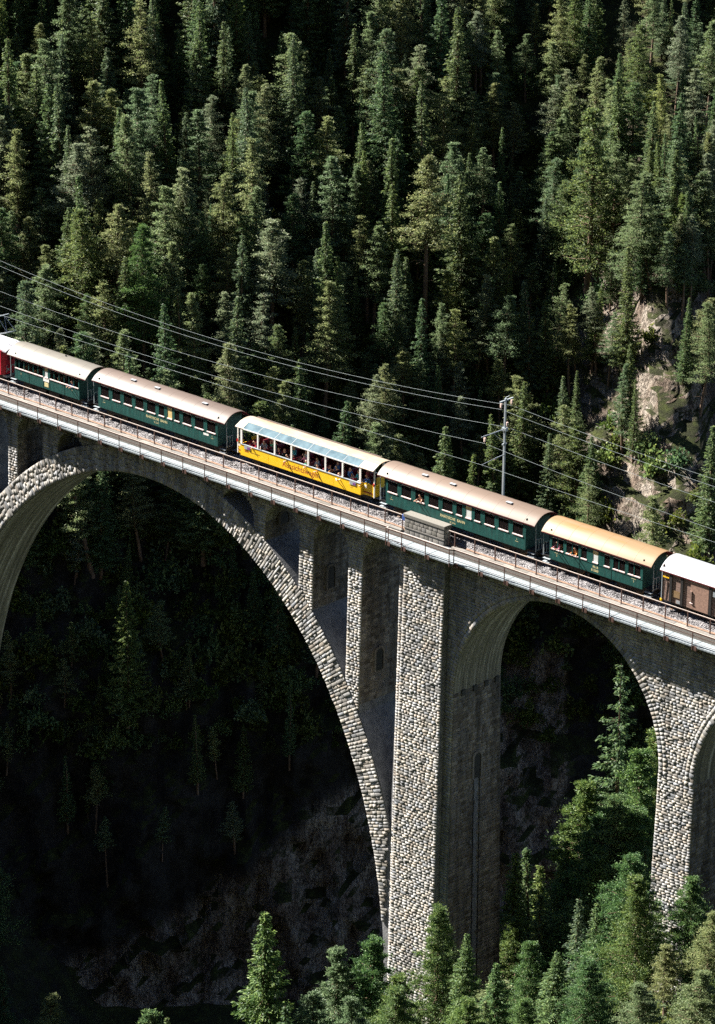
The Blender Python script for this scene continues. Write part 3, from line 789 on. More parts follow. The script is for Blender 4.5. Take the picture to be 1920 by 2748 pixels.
for lab, y, zp, z0, xm, a, a2, z2 in WIRES:
    ob = MB(); pts = []
    for x in np.linspace(-30, 48.85, 50): pts.append((x, y, z0 + (zp - z0) * ((x - xm) / (48.85 - xm)) ** 2))
    for x in np.linspace(48.85, 112, 36)[1:]: pts.append((x, y, z2 + (zp - z2) * ((x - 82) / (48.85 - 82)) ** 2))
    n = 5; vs = []; rr = 0.010
    for p in pts:
        for i in range(n): vs.append((p[0], p[1] + rr * math.cos(6.283 * i / n), p[2] + rr * math.sin(6.283 * i / n)))
    ob.add(vs, [(k * n + i, k * n + (i + 1) % n, (k + 1) * n + (i + 1) % n, (k + 1) * n + i) for k in range(len(pts) - 1) for i in range(n)])
    tag(ob.build('overhead_wire', 'wire'), lab, 'wire', 'overhead wires above the train')
cw, mw = WIRES[4], WIRES[3]
# ------------------------------------------------------------------ lettering
def letters(name, txt, size, loc, mat, parent, squeeze=1.0, rotz=0.0, depth=0.0005, spacing=1.0, bold=0.0):
    cu = bpy.data.curves.new('lettering', 'FONT'); cu.body = txt; cu.size = size; cu.extrude = depth; cu.space_character = spacing; cu.offset = bold; cu.resolution_u = 3
    t = bpy.data.objects.new('tmp', cu); C.objects.link(t)
    bpy.context.view_layer.update()
    me = bpy.data.meshes.new_from_object(t.evaluated_get(bpy.context.evaluated_depsgraph_get()))
    bpy.data.objects.remove(t); me.materials.clear(); me.materials.append(MATS[mat])
    o = link(name, me, parent, loc); o.rotation_euler = (R(90), 0, rotz); o.scale = (squeeze, 1, 1)
    return o
# ------------------------------------------------------------------ coaches
SY = 2.12                    # near side plane; world coordinates, the coach empties sit on the rail
def roof_mesh(x0, x1, ze, rise, half, over=0.0, n=15, th=0.07, p=2.3):
    """curved roof shell with thickness, x0..x1, eave height ze"""
    prof = []
    for i in range(n):
        a = math.pi * i / (n - 1); c = -math.cos(a); prof.append((c * half, ze + rise * (1 - abs(c) ** p)))
    inn = [(y * 0.97, z - th) for y, z in prof]
    return prof, inn
def coach(name, label, xb0, xb1, xr0, xr1, ze, rise, roofm, wins, sill, wtop, bodym, extra=None, zb=1.86, pane_z=None):
    xc = (xb0 + xb1) / 2
    t = thing(name, (xc, TY, RZ), label, 'train coach', 'coaches of the train')
    def X(x): return x - xc
    def Zr(z): return z - RZ
    hw = TY - SY
    # side walls: lower panel, pillars, header
    for sgn, nm in ((-1, 'side_panel'), (1, 'side_panel')):
        ya, yb_ = (-hw, -hw + 0.05) if sgn < 0 else (hw - 0.05, hw)
        mb = MB(); mb.box(X(xb0), X(xb1), ya, yb_, Zr(zb), Zr(sill)); mb.box(X(xb0), X(xb1), ya, yb_, Zr(wtop), Zr(ze + 0.05))
        xs = [xb0] + [q for w_ in wins for q in w_[:2]] + [xb1]
        for a, b_ in zip(xs[0::2], xs[1::2]): mb.box(X(a), X(b_), ya, yb_, Zr(sill), Zr(wtop))
        mb.build(nm, bodym, t)
    for x in (xb0, xb1):
        a = X(x); s_2 = 0.05 if x == xb0 else -0.05
        mb = MB(); x_a, x_b = sorted((a, a + s_2))
        mb.box(x_a, x_b, -hw + 0.05, -0.38, Zr(zb), Zr(ze + 0.3)); mb.box(x_a, x_b, 0.38, hw - 0.05, Zr(zb), Zr(ze + 0.3)); mb.box(x_a, x_b, -0.38, 0.38, Zr(3.75), Zr(ze + 0.55))
        mb.build('end_wall', 'coach_green_dark' if 'green' in bodym else bodym, t)
        m2 = MB(); m2.box(x_a, x_b, -0.38, 0.38, Zr(zb), Zr(3.75)); d = m2.build('end_door', 'coach_green_dark', t)
        sg = -1 if x == xb0 else 1
        MB().bar((a + sg * 0.03, 0.25, Zr(2.6)), (a + sg * 0.08, 0.25, Zr(2.9)), 0.03).build('handle', 'galvanised', d)
    MB().box(X(xb0) + 0.06, X(xb1) - 0.06, -hw + 0.06, hw - 0.06, Zr(zb), Zr(zb + 0.1)).build('floor', 'interior_red', t)
    # seats
    stm = MB().box(-0.45, 0.45, -1.15, -0.15, 0.3, 0.42).box(-0.04, 0.04, -1.15, -0.15, 0.42, 1.15).box(-0.45, 0.45, 0.25, 1.15, 0.3, 0.42).box(-0.04, 0.04, 0.25, 1.15, 0.42, 1.15).mesh('seat', 'seat_wood')
    x = xb0 + 0.9
    while x < xb1 - 0.6: link('seat', stm, t, (X(x), 0, Zr(zb) + 0.1)); x += 1.45
    # roof with overhang over the platforms
    prof, inn = roof_mesh(0, 0, Zr(ze), rise, hw + 0.10)
    n = len(prof); vs = []
    for x in (X(xr0), X(xr0) + 0.25, X(xr1) - 0.25, X(xr1)):
        dz = -0.03 if x in (X(xr0), X(xr1)) else 0
        vs += [(x, y, z + dz) for y, z in prof]
    fs = [(k * n + i, (k + 1) * n + i, (k + 1) * n + i + 1, k * n + i + 1) for k in range(3) for i in range(n - 1)]
    mb = MB().add(vs, [f[::-1] for f in fs])
    xs5 = X(xr0) + 1.1
    while xs5 < X(xr1) - 0.6:      # sheet seams across the roof
        mb.add([(xs5 + dx, y * (1.0 + ds * 0.004), z + ds * 0.012) for dx, ds in ((-0.03, 0), (0, 1), (0.03, 0)) for y, z in prof], [(k * n + i + 1, (k + 1) * n + i + 1, (k + 1) * n + i, k * n + i) for k in range(2) for i in range(n - 1)])
        xs5 += 1.52
    roof = mb.build('roof', roofm, t, smooth=True)
    m2 = MB(); vi = []
    for x in (X(xr0) + 0.015, X(xr1) - 0.015): vi += [(x, y, z - 0.08) for y, z in prof]
    vi2 = []
    for x in (X(xr0), X(xr1)): vi2 += [(x, y * 1.003, z - 0.028) for y, z in prof]
    m2.add(vi, [(i, i + 1, n + i + 1, n + i) for i in range(n - 1)]); m2.add(vi + vi2, [(i, i + 1, 2 * n + i + 1, 2 * n + i) for i in range(n - 1)] + [(n + i, 3 * n + i, 3 * n + i + 1, n + i + 1) for i in range(n - 1)])
    for s2 in (0, n - 1): m2.add([vi[s2], vi[n + s2], vi2[n + s2], vi2[s2]], [(0, 1, 2, 3)])
    m2.build('roof_edge', 'maroon', t)
    # windows
    for w_ in wins:
        a, b_ = X(w_[0]), X(w_[1]); kind = w_[2] if len(w_) > 2 else 'dark'
        for sgn in (-1, 1):
            yo = sgn * (hw - 0.022); f = MB()
            f.box(a - 0.02, b_ + 0.02, min(yo, yo + sgn * 0.06), max(yo, yo + sgn * 0.06), Zr(sill) - 0.055, Zr(sill) + 0.02)
            f.box(a, b_, yo - 0.02, yo + 0.02, Zr(wtop) - 0.03, Zr(wtop)); 
            fo = f.build('window', 'sill_pale', t)
            g_ = MB(); zlo = Zr(sill) + 0.02; zhi = Zr(wtop) - 0.03
            if kind == 'open': zlo = (zlo + zhi) / 2 + 0.12
            if kind != 'void': g_.box(a, b_, yo - 0.006, yo + 0.006, zlo, zhi); g_.build('pane', {'yellow': 'curtain_yellow', 'frost': 'frosted'}.get(kind, 'window_glass'), fo)
            if kind == 'frost' and sgn < 0: MB().box(a, b_, yo - 0.012, yo - 0.007, zhi - 0.25, zhi).build('blind', 'curtain_yellow', fo)
    # underframe, bogies, wheels, steps, platform rails
    u = MB(); u.box(X(xb0) - 0.8, X(xb1) + 0.8, -0.95, 0.95, Zr(zb) - 0.28, Zr(zb) - 0.02); u.box(X(xb0) + 3.6, X(xb0) + 5.2, -1.0, -0.4, Zr(zb) - 0.62, Zr(zb) - 0.28); u.box(X(xb1) - 5.4, X(xb1) - 4.2, -1.0, -0.4, Zr(zb) - 0.6, Zr(zb) - 0.28)
    u.build('underframe', 'black_metal', t)
    for cx in (X(xb0) + 1.6, X(xb1) - 1.6):
        bo = MB().box(cx - 1.15, cx + 1.15, -0.82, -0.72, 0.28, 0.52).box(cx - 1.15, cx + 1.15, 0.72, 0.82, 0.28, 0.52).box(cx - 0.3, cx + 0.3, -0.8, 0.8, 0.3, 0.5).build('bogie', 'black_metal', t)
        for dx in (-0.8, 0.8):
            for y in (-0.56, 0.56): MB().disc((cx + dx, y, 0.36), 0.36, 0.1, 1, 18).build('wheel', 'rail_steel', bo)
    for e, x in ((-1, X(xb0)), (1, X(xb1))):
        p = MB(); p.box(min(x, x + e * 0.85), max(x, x + e * 0.85), -1.05, 1.05, Zr(zb) - 0.02, Zr(zb) + 0.04); p.build('platform', 'black_metal', t)
        for sgn in (-1, 1):
            s3 = MB(); s3.box(min(x + e * .1, x + e * 0.75), max(x + e * .1, x + e * 0.75), min(sgn * 0.95, sgn * 1.25), max(sgn * 0.95, sgn * 1.25), 0.36, 0.40); s3.box(min(x + e * .1, x + e * 0.75), max(x + e * .1, x + e * 0.75), min(sgn * 1.0, sgn * 1.22), max(sgn * 1.0, sgn * 1.22), 0.62, 0.65); s3.build('step', 'galvanised', t)
            MB().bar((x + e * 0.80, sgn * 1.1, Zr(zb)), (x + e * 0.80, sgn * 1.1, Zr(ze) + 0.05), 0.035).build('handrail', 'black_metal' if sgn > 0 else 'galvanised', t)
        for ya in (-1.05, 0.40):
            g = MB(); g.bar((x + e * 0.80, ya, Zr(zb) + 0.95), (x + e * 0.80, ya + 0.65, Zr(zb) + 0.95), 0.04); g.bar((x + e * 0.80, ya, Zr(zb) + 0.1), (x + e * 0.80, ya + 0.65, Zr(zb) + 0.1), 0.03)
            for y in (0.02, 0.33, 0.63): g.bar((x + e * 0.80, ya + y, Zr(zb)), (x + e * 0.80, ya + y, Zr(zb) + 0.95), 0.03)
            g.build('gate', 'galvanised' if ya < 0 else 'black_metal', t)
        MB().disc((x + e * 1.02, 0, Zr(zb) - 0.15), 0.17, 0.05, 0, 14).bar((x + e * 0.8, 0, Zr(zb) - 0.15), (x + e * 1.02, 0, Zr(zb) - 0.15), 0.12).build('buffer', 'black_metal', t)
    MB().disc((X(xb1) + 0.05, -0.95, Zr(zb) + 1.9), 0.07, 0.06, 0, 12).build('tail_lamp', 'lamp_red', t)
    return t, X, Zr, hw
def vent(t, x, y, z):
    MB().box(x - 0.26, x + 0.20, y - 0.10, y + 0.10, z - 0.06, z + 0.05).box(x - 0.30, x + 0.24, y - 0.13, y + 0.13, z + 0.05, z + 0.08).build('roof_vent', 'roof_white', t)
VZ = 4.70
winB = [(8.05, 9.01), (9.44, 10.40), (10.85, 11.80), (12.23, 13.19), (13.62, 14.61), (15.03, 15.65), (16.04, 16.58, 'yellow'), (16.88, 17.45), (17.87, 18.84), (19.27, 20.26), (20.67, 21.63)]
t, X, Zr, hw = coach('passenger_coach', 'long green coach with brown roof, gold number B 2247, left of yellow carriage', 7.70, 21.88, 7.02, 22.78, 4.03, 0.70, 'roof_brown', winB, 2.88, 3.80, 'coach_green')
letters('lettering', 'RH\u00c4TISCHE  BAHN', 0.30, (X(13.50), -hw - 0.002, Zr(2.36)), 'gold_letter', t, 0.98, bold=0.004)
letters('lettering', 'B 2247', 0.20, (X(14.45), -hw - 0.002, Zr(2.08)), 'gold_letter', t, 1.0)
for x in (8.35, 21.2): letters('lettering', '2', 0.18, (X(x), -hw - 0.002, Zr(2.50)), 'gold_letter', t); MB().box(X(x) - 0.1, X(x) + 0.22, -hw - 0.006, -hw - 0.002, Zr(2.38), Zr(2.40)).build('label_line', 'gold_letter', t)
MB().box(X(20.25), X(20.85), -hw - 0.008, -hw - 0.002, Zr(2.50), Zr(2.66)).build('sign_plate', 'white_paint', t)
for x in (11.1, 13.95, 19.55): vent(t, X(x), -0.45, Zr(VZ))
winC = [(40.57, 41.56), (41.99, 42.97), (43.41, 44.36, 'open'), (44.81, 45.80), (46.20, 47.22), (47.62, 48.20), (48.56, 49.13, 'frost'), (49.45, 50.03), (50.47, 51.44), (51.85, 52.82), (53.24, 54.23)]
t, X, Zr, hw = coach('passenger_coach', 'long green coach with pinkish tan roof, gold number B 2246, right of yellow carriage', 40.36, 54.51, 39.51, 55.42, 4.01, 0.72, 'roof_pink', winC, 2.88, 3.80, 'coach_green')
letters('lettering', 'RH\u00c4TISCHE  BAHN', 0.30, (X(46.0), -hw - 0.002, Zr(2.30)), 'gold_letter', t, 0.98, bold=0.004)
letters('lettering', 'B 2246', 0.20, (X(47.0), -hw - 0.002, Zr(2.02)), 'gold_letter', t)
for x in (40.9, 53.6): letters('lettering', '2', 0.18, (X(x), -hw - 0.002, Zr(2.44)), 'gold_letter', t); MB().box(X(x) - 0.1, X(x) + 0.22, -hw - 0.006, -hw - 0.002, Zr(2.32), Zr(2.34)).build('label_line', 'gold_letter', t)
for x in (43.6, 46.45, 52.1): vent(t, X(x), -0.45, Zr(VZ))
winA = [(-2.74, -0.02), (0.12, 0.80), (0.96, 1.50, 'frost'), (1.70, 5.25)]
winA = [(-2.72, -2.26, 'open'), (-2.20, -1.65, 'open'), (-1.58, -1.04, 'open'), (-0.98, -0.46, 'open'), (-0.40, 0.14, 'open'), (0.20, 0.80, 'open'), (1.02, 1.42, 'frost'), (1.70, 2.18, 'open'), (2.24, 2.80, 'open'), (2.86, 3.45, 'open'), (3.51, 4.05, 'void'), (4.11, 4.65, 'void'), (4.71, 5.25, 'open')]
t, X, Zr, hw = coach('passenger_coach', 'short green coach with beige roof directly behind the red locomotive', -2.78, 5.36, -3.67, 6.22, 3.84, 0.80, 'roof_beige', winA, 2.86, 3.70, 'coach_green')
for x in (-0.97, 0.84, 1.66, 3.5): MB().box(X(x) - 0.012, X(x) + 0.012, -hw - 0.012, -hw - 0.002, Zr(1.88), Zr(2.80)).build('panel_strip', 'coach_green_dark', t)
MB().box(X(0.86), X(1.58), -hw - 0.02, -hw - 0.002, Zr(2.50), Zr(2.82)).build('sign_plate', 'white_paint', t)
MB().box(X(1.0), X(1.5), -hw - 0.012, -hw - 0.002, Zr(2.05), Zr(2.42)).build('emblem', 'gold_letter', t)
for x in (-2.05, 4.4): letters('lettering', '2', 0.2, (X(x), -hw - 0.002, Zr(2.40)), 'gold_letter', t)
MB().box(X(2.15), X(2.25), 0.0, 0.1, Zr(4.6), Zr(4.76)).build('roof_vent', 'black_metal', t)
winD = [(57.06, 57.57), (57.64, 58.15, 'void'), (58.44, 58.97), (59.04, 59.59, 'void'), (59.86, 60.39), (60.97, 61.45, 'frost'), (62.04, 62.55), (62.88, 63.36), (63.44, 63.97), (64.28, 64.78), (64.86, 65.40)]
t, X, Zr, hw = coach('passenger_coach', 'short green coach with streaky ochre roof, next to the brown goods van', 56.86, 65.62, 56.08, 66.44, 3.83, 0.80, 'roof_ochre', winD, 2.72, 3.60, 'coach_green')
for x in (59.73, 62.73): MB().box(X(x) - 0.012, X(x) + 0.012, -hw - 0.012, -hw - 0.002, Zr(1.88), Zr(2.66)).build('panel_strip', 'coach_green_dark', t)
MB().box(X(56.86), X(65.62), -hw - 0.022, -hw - 0.002, Zr(2.60), Zr(2.655)).build('waist_rail', 'coach_green', t)
letters('lettering', 'Rh B', 0.26, (X(60.98), -hw - 0.002, Zr(2.28)), 'gold_letter', t, bold=0.004); letters('lettering', 'B 2060', 0.25, (X(60.85), -hw - 0.002, Zr(2.02)), 'gold_letter', t, 0.95, bold=0.004)
for x in (57.5, 64.75): letters('lettering', '2', 0.22, (X(x), -hw - 0.002, Zr(2.20)), 'gold_letter', t); MB().box(X(x) - 0.15, X(x) + 0.28, -hw - 0.006, -hw - 0.002, Zr(2.44), Zr(2.46)).build('label_line', 'gold_letter', t)

# ------------------------------------------------------------------ yellow open panorama carriage
xc = 31.1
yc = thing('panorama_carriage', (xc, TY, RZ), 'bright yellow open sided sightseeing carriage with sloping glass roof panels, full of passengers', 'train coach')
def X(x): return x - xc
hw = TY - SY; Z0 = Zr(1.84); ZS = Zr(2.80); ZT = Zr(4.02)
for sgn in (-1, 1):
    y = sorted((sgn * hw, sgn * (hw - 0.05)))
    for a, b_ in ((24.51, 27.65), (27.67, 34.75), (34.77, 37.70)):
        MB().box(X(a), X(b_), y[0], y[1], Z0, ZS - 0.06).build('side_panel', 'yellow_paint', yc)
    yl = sorted((sgn * (hw - 0.055), sgn * (hw - 0.065)))
    MB().box(X(24.55), X(37.66), yl[0], yl[1], Z0 + 0.08, ZS - 0.07).build('shade_lining', 'interior_red', yc)  # added dark sheet, colours the inner side wall as if in shade
    y2 = sorted((sgn * (hw + 0.03), sgn * (hw - 0.08)))
    MB().box(X(24.51), X(37.70), y2[0], y2[1], ZS - 0.06, ZS).build('arm_rail', 'galvanised', yc)
    for x in (24.58, 26.43, 28.31, 30.16, 32.01, 33.88, 35.74, 37.62):
        y3 = sorted((sgn * hw, sgn * (hw - 0.09))); wv_ = 0.07 if 25 < x < 37 else 0.09
        MB().box(X(x) - wv_, X(x) + wv_, y3[0], y3[1], ZS, ZT).build('post', 'white_paint', yc)
    y4 = sorted((sgn * (hw + 0.01), sgn * (hw - 0.12)))
    MB().box(X(24.4), X(37.82), y4[0], y4[1], ZT, ZT + 0.07).build('roof_beam', 'white_paint', yc)
    # sloping glass, one pane per bay, in white glazing bars
    px_ = (24.75, 26.43, 28.31, 30.16, 32.01, 33.88, 35.74, 37.45)
    for a, b_ in zip(px_[:-1], px_[1:]):
        q = [(X(a) + 0.02, sgn * (hw - 0.02), ZT + 0.075), (X(b_) - 0.02, sgn * (hw - 0.02), ZT + 0.075), (X(b_) - 0.02, sgn * 0.66, ZT + 0.43), (X(a) + 0.02, sgn * 0.66, ZT + 0.43)]
        MB().add(q + [(x, y, z - 0.02) for x, y, z in q], [(0, 1, 2, 3), (7, 6, 5, 4), (0, 4, 5, 1), (1, 5, 6, 2), (2, 6, 7, 3), (3, 7, 4, 0)]).build('roof_pane', 'roof_glass', yc)
    for x in px_[1:-1]: MB().bar((X(x), sgn * (hw - 0.02), ZT + 0.07), (X(x), sgn * 0.62, ZT + 0.43), 0.03, 0.05).build('glazing_bar', 'galvanised', yc)
def prof_roof(nm, x0, x1, pts, mat, th=0.05):
    n = len(pts); mb = MB(); vs = [(X(x0), y, z) for y, z in pts] + [(X(x1), y, z) for y, z in pts] + [(X(x0), y, z - th) for y, z in pts] + [(X(x1), y, z - th) for y, z in pts]
    fs = []
    for i in range(n - 1): fs += [(i, n + i, n + i + 1, i + 1), (2 * n + i, 2 * n + i + 1, 3 * n + i + 1, 3 * n + i), (i, i + 1, 2 * n + i + 1, 2 * n + i), (n + i, 3 * n + i, 3 * n + i + 1, n + i + 1)]
    fs += [(0, 2 * n, 3 * n, n), (n - 1, 2 * n - 1, 4 * n - 1, 3 * n - 1)]
    return mb.add(vs, fs).build(nm, mat, yc)
top = [(-0.68, ZT + 0.43), (-0.35, ZT + 0.52), (0, ZT + 0.55), (0.35, ZT + 0.52), (0.68, ZT + 0.43)]
prof_roof('roof', 24.75, 37.45, top, 'roof_cream')
full = [(-hw - 0.02, ZT + 0.07)] + top + [(hw + 0.02, ZT + 0.07)]
prof_roof('roof_end', 23.9, 24.74, full, 'roof_cream'); prof_roof('roof_end', 37.46, 39.0, full, 'roof_cream')
MB().box(X(24.3), X(37.9), 0.70, 0.82, ZT + 0.42, ZT + 0.47).build('roof_gutter', 'roof_brown', yc)
for e, x, xe in ((-1, 24.51, 23.92), (1, 37.70, 38.95)):
    for y in (-0.95, 0.95):
        y5 = sorted((y, y * 1.3))
        MB().box(*sorted((X(xe), X(xe) - e * 0.08)), -1.12 if y < 0 else 1.02, -1.02 if y < 0 else 1.12, Z0, ZT + 0.07).build('corner_post', 'white_paint', yc)
    MB().box(*sorted((X(x), X(x) - e * 0.05)), -hw + 0.05, -0.45, Z0, ZS).box(*sorted((X(x), X(x) - e * 0.05)), 0.45, hw - 0.05, Z0, ZS).build('end_wall', 'yellow_paint', yc)
    MB().box(*sorted((X(x) - e * 0.06, X(x) - e * 0.07)), -hw + 0.07, hw - 0.07, Z0 + 0.08, ZS).build('shade_lining', 'interior_red', yc)  # same added dark sheet, shade painted on the end wall
    MB().box(*sorted((X(xe), X(x))), -1.0, 1.0, Z0 - 0.05, Z0 + 0.02).build('platform', 'black_metal', yc)
    for ya, yb2 in ((-1.0, -0.42), (0.42, 1.0)): MB().box(*sorted((X(xe) - e * 0.03, X(xe) - e * 0.08)), ya, yb2, Z0, Z0 + 0.95).build('gate', 'yellow_paint', yc)
    d = MB().box(*sorted((X(x) + e * 0.1, X(xe) - e * 0.12)), -1.10, -1.05, Z0 + 0.05, Z0 + 1.0).build('side_gate', 'yellow_paint', yc)
    MB().box(*sorted((X(x) + e * 0.2, X(x) + e * 0.45)), -1.115, -1.102, Z0 + 0.62, Z0 + 0.85).build('notice', 'white_paint', d)
    MB().box(*sorted((X(x) + e * 0.15, X(xe) - e * 0.2)), -1.115, -1.102, Z0 + 0.22, Z0 + 0.34).build('stripe', 'red_letter', d)
    MB().disc((X(xe) + e * 0.16, 0, Z0 - 0.2), 0.17, 0.05, 0, 14).build('buffer', 'black_metal', yc)
    MB().bar((X(xe) - e * .04, -1.14, Z0 + 0.95), (X(xe) - e * .04, -1.14, Z0 + 1.15), 0.14, 0.14, 8).build('tail_lamp', 'lamp_red', yc)
MB().box(X(24.0), X(38.4), -0.95, 0.95, Z0 - 0.28, Z0 - 0.02).build('underframe', 'black_metal', yc)
MB().box(X(24.56), X(37.65), -hw + 0.06, hw - 0.06, Z0, Z0 + 0.08).build('floor', 'interior_red', yc)
for cx in (X(26.4), X(35.8)):
    bo = MB().box(cx - 1.15, cx + 1.15, -0.82, -0.72, 0.28, 0.52).box(cx - 1.15, cx + 1.15, 0.72, 0.82, 0.28, 0.52).build('bogie', 'black_metal', yc)
    for dx in (-0.8, 0.8):
        for y in (-0.56, 0.56): MB().disc((cx + dx, y, 0.36), 0.36, 0.1, 1, 18).build('wheel', 'rail_steel', bo)
bn = MB().box(-0.45, 0.45, -0.45, 0.45, 0.34, 0.42).box(-0.035, 0.035, -0.45, 0.45, 0.42, 0.98).mesh('bench', 'maroon')
for k in range(8):
    for y in (-0.75, 0.75): link('bench', bn, yc, (X(25.4) + k * 1.62, y, Z0 + 0.08))
letters('lettering', 'Aussichtswagen', 0.66, (X(29.2), -hw - 0.002, Z0 + 0.22), 'red_letter', yc, 0.975, bold=0.006)
letters('lettering', 'Rh\u00e4tische Bahn', 0.19, (X(25.55), -hw - 0.002, Z0 + 0.40), 'black_metal', yc)
mb = MB()
for i, (a, w_) in enumerate(((24.95, 0.46), (25.05, 0.34), (24.90, 0.40))): mb.box(X(a), X(a) + w_, -hw - 0.008, -hw - 0.002, Z0 + 0.40 + i * 0.055, Z0 + 0.425 + i * 0.055)
mb.build('logo', 'red_letter', yc)
for x in (24.95, 36.55):
    p = MB().box(X(x), X(x) + 0.66, -hw - 0.035, -hw - 0.002, Z0 + 0.62, Z0 + 0.86).build('sign_box', 'galvanised', yc)
    MB().box(X(x) + 0.34, X(x) + 0.62, -hw - 0.042, -hw - 0.036, Z0 + 0.65, Z0 + 0.83).build('sign_panel', 'cloth_purple', p)
letters('lettering', '2. Klasse', 0.10, (X(36.5), -hw - 0.002, Z0 + 0.48), 'roof_ochre', yc); letters('lettering', 'B 2096', 0.10, (X(36.6), -hw - 0.002, Z0 + 0.34), 'roof_ochre', yc)

# ------------------------------------------------------------------ brown goods van
xc = 71.5
vn = thing('goods_van', (xc, TY, RZ), 'brown wooden goods van with white curved roof at the right end of the train', 'goods van')
hw = TY - SY
def X(x): return x - xc
xa, xb = 67.38, 75.8
ZB = Zr(1.66); ZE = Zr(3.86)
for sgn in (-1, 1):
    k = 0; hgt = (ZE - ZB) / 14
    for i in range(14):
        y = sorted((sgn * (hw - 0.05), sgn * (hw - 0.01 - 0.006 * rng.random())))
        for a, b_ in ((67.42, 70.0), (71.6, 75.76)):
            MB().box(X(a), X(b_), y[0], y[1], ZB + i * hgt + 0.008, ZB + (i + 1) * hgt - 0.004).build('board', 'van_boards', vn)
    for x in (68.22, 69.22, 71.78, 73.3, 74.6):
        y = sorted((sgn * (hw - 0.02), sgn * (hw + 0.06)))
        MB().box(X(x) - 0.11, X(x) + 0.11, y[0], y[1], ZB, ZE).build('rib', 'black_metal', vn)
    for x in (67.40, 75.76):
        y = sorted((sgn * (hw - 0.04), sgn * (hw + 0.03)))
        MB().box(X(x) - 0.03, X(x) + 0.03, y[0], y[1], ZB, ZE).build('corner_post', 'galvanised', vn)
    y = sorted((sgn * (hw + 0.0), sgn * (hw + 0.04)))
    d = MB().box(X(70.02), X(71.62), y[0], y[1], ZB + 0.02, ZE - 0.05).build('door', 'van_steel', vn)
    yy_ = sorted((sgn * (hw + 0.04), sgn * (hw + 0.10)))
    MB().box(X(70.0), X(70.16), yy_[0], yy_[1], ZB + 0.55, ZB + 1.35).build('door_handle', 'van_boards', d)
    MB().box(X(70.0), X(70.26), yy_[0], yy_[1], ZB + 0.42, ZB + 0.48).build('latch', 'sill_pale', d)
y = -hw - 0.02
MB().box(X(68.40), X(69.05), y, y + 0.012, ZB + 0.45, ZB + 0.95).build('new_panel', 'roof_ochre', vn)
MB().box(X(68.75), X(69.1), y - 0.01, y + 0.0, ZB + 0.05, ZB + 0.28).build('label_holder', 'roof_white', vn)
MB().box(X(67.5), X(68.05), y - 0.03, y, ZB + 1.72, ZB + 1.80).build('roof_step', 'yellow_paint', vn)
mb = MB(); mb.bar((X(67.6), y - 0.02, ZB + 0.2), (X(67.75), y - 0.02, ZB + 1.6), 0.03); mb.bar((X(67.95), y - 0.02, ZB + 0.2), (X(67.9), y - 0.02, ZB + 1.6), 0.03); mb.build('ladder_rail', 'black_metal', vn)
MB().box(X(67.30), X(67.45), -hw - 0.06, -hw + 0.1, ZB - 0.12, ZB + 0.04).build('step', 'yellow_paint', vn)
MB().box(X(72.0), X(72.9), y - 0.02, y, ZB + 1.45, ZB + 1.85).build('vent_flap', 'galvanised', vn)
for x in (67.38, 75.74): MB().box(X(x), X(x) + 0.05, -hw + 0.05, hw - 0.05, ZB, ZE + 0.4).build('end_wall', 'van_boards', vn)
prof, inn = roof_mesh(0, 0, ZE + 0.02, 0.78, hw + 0.12); n = len(prof)
vs = [(X(67.25), yy_, zz_) for yy_, zz_ in prof] + [(X(75.9), yy_, zz_) for yy_, zz_ in prof]
MB().add(vs, [(i + 1, n + i + 1, n + i, i) for i in range(n - 1)]).build('roof', 'roof_white', vn, smooth=True)
vi = [(x, yy_ * 1.004, zz_ - 0.07) for x, yy_, zz_ in vs]; vo = [(x, yy_ * 1.004, zz_ - 0.005) for x, yy_, zz_ in vs]
mb = MB().add(vi + vo, [(i, i + 1, n + i + 1, n + i) for i in range(n - 1)] + [(i, i + 1, 2 * n + i + 1, 2 * n + i) for i in range(n - 1)] + [(n + i, 3 * n + i, 3 * n + i + 1, n + i + 1) for i in range(n - 1)] + [(0, n, 3 * n, 2 * n), (n - 1, 2 * n - 1, 4 * n - 1, 3 * n - 1)])
mb.build('roof_edge', 'maroon', vn)
MB().box(X(67.3), X(75.85), -0.95, 0.95, ZB - 0.28, ZB - 0.02).build('underframe', 'black_metal', vn)
for x in (69.2, 73.9):
    for yy_ in (-0.56, 0.56): MB().disc((X(x), yy_, 0.40), 0.40, 0.1, 1, 18).build('wheel', 'rail_steel', vn)

# ------------------------------------------------------------------ red locomotive, left edge
xc = -9.6
lo = thing('electric_locomotive', (xc, TY, RZ), 'red electric locomotive with a pale grey roof pulling the train at the left edge', 'locomotive')
def X(x): return x - xc
def loft(nm, mat, secs, par, smooth=False):
    n = len(secs[0][1]); mb = MB(); vs = []
    for x, p in secs: vs += [(x, y, z) for y, z in p]
    k = len(secs); fs = [(j * n + i, (j + 1) * n + i, (j + 1) * n + (i + 1) % n, j * n + (i + 1) % n) for j in range(k - 1) for i in range(n)]
    mb.add(vs, [f[::-1] for f in fs] + [tuple(range(n))[::-1] if False else tuple(range(n)), tuple(range((k - 1) * n, k * n))[::-1]])
    return mb.build(nm, mat, par, smooth)
def sec(w_, z0, z1): return [(-w_, z0), (w_, z0), (w_, z1), (-w_, z1)]
loft('body', 'loco_red', [(-5.6, sec(1.1, 0.75, 2.6)), (-5.3, sec(1.33, 0.7, 2.85)), (5.0, sec(1.33, 0.7, 2.85)), (5.32, sec(1.12, 0.75, 2.7))], lo)
def rsec(w_, z0, h): return [(-w_, z0), (w_, z0), (w_ * 0.96, z0 + h * 0.35), (w_ * 0.6, z0 + h), (-w_ * 0.6, z0 + h), (-w_ * 0.96, z0 + h * 0.35)]
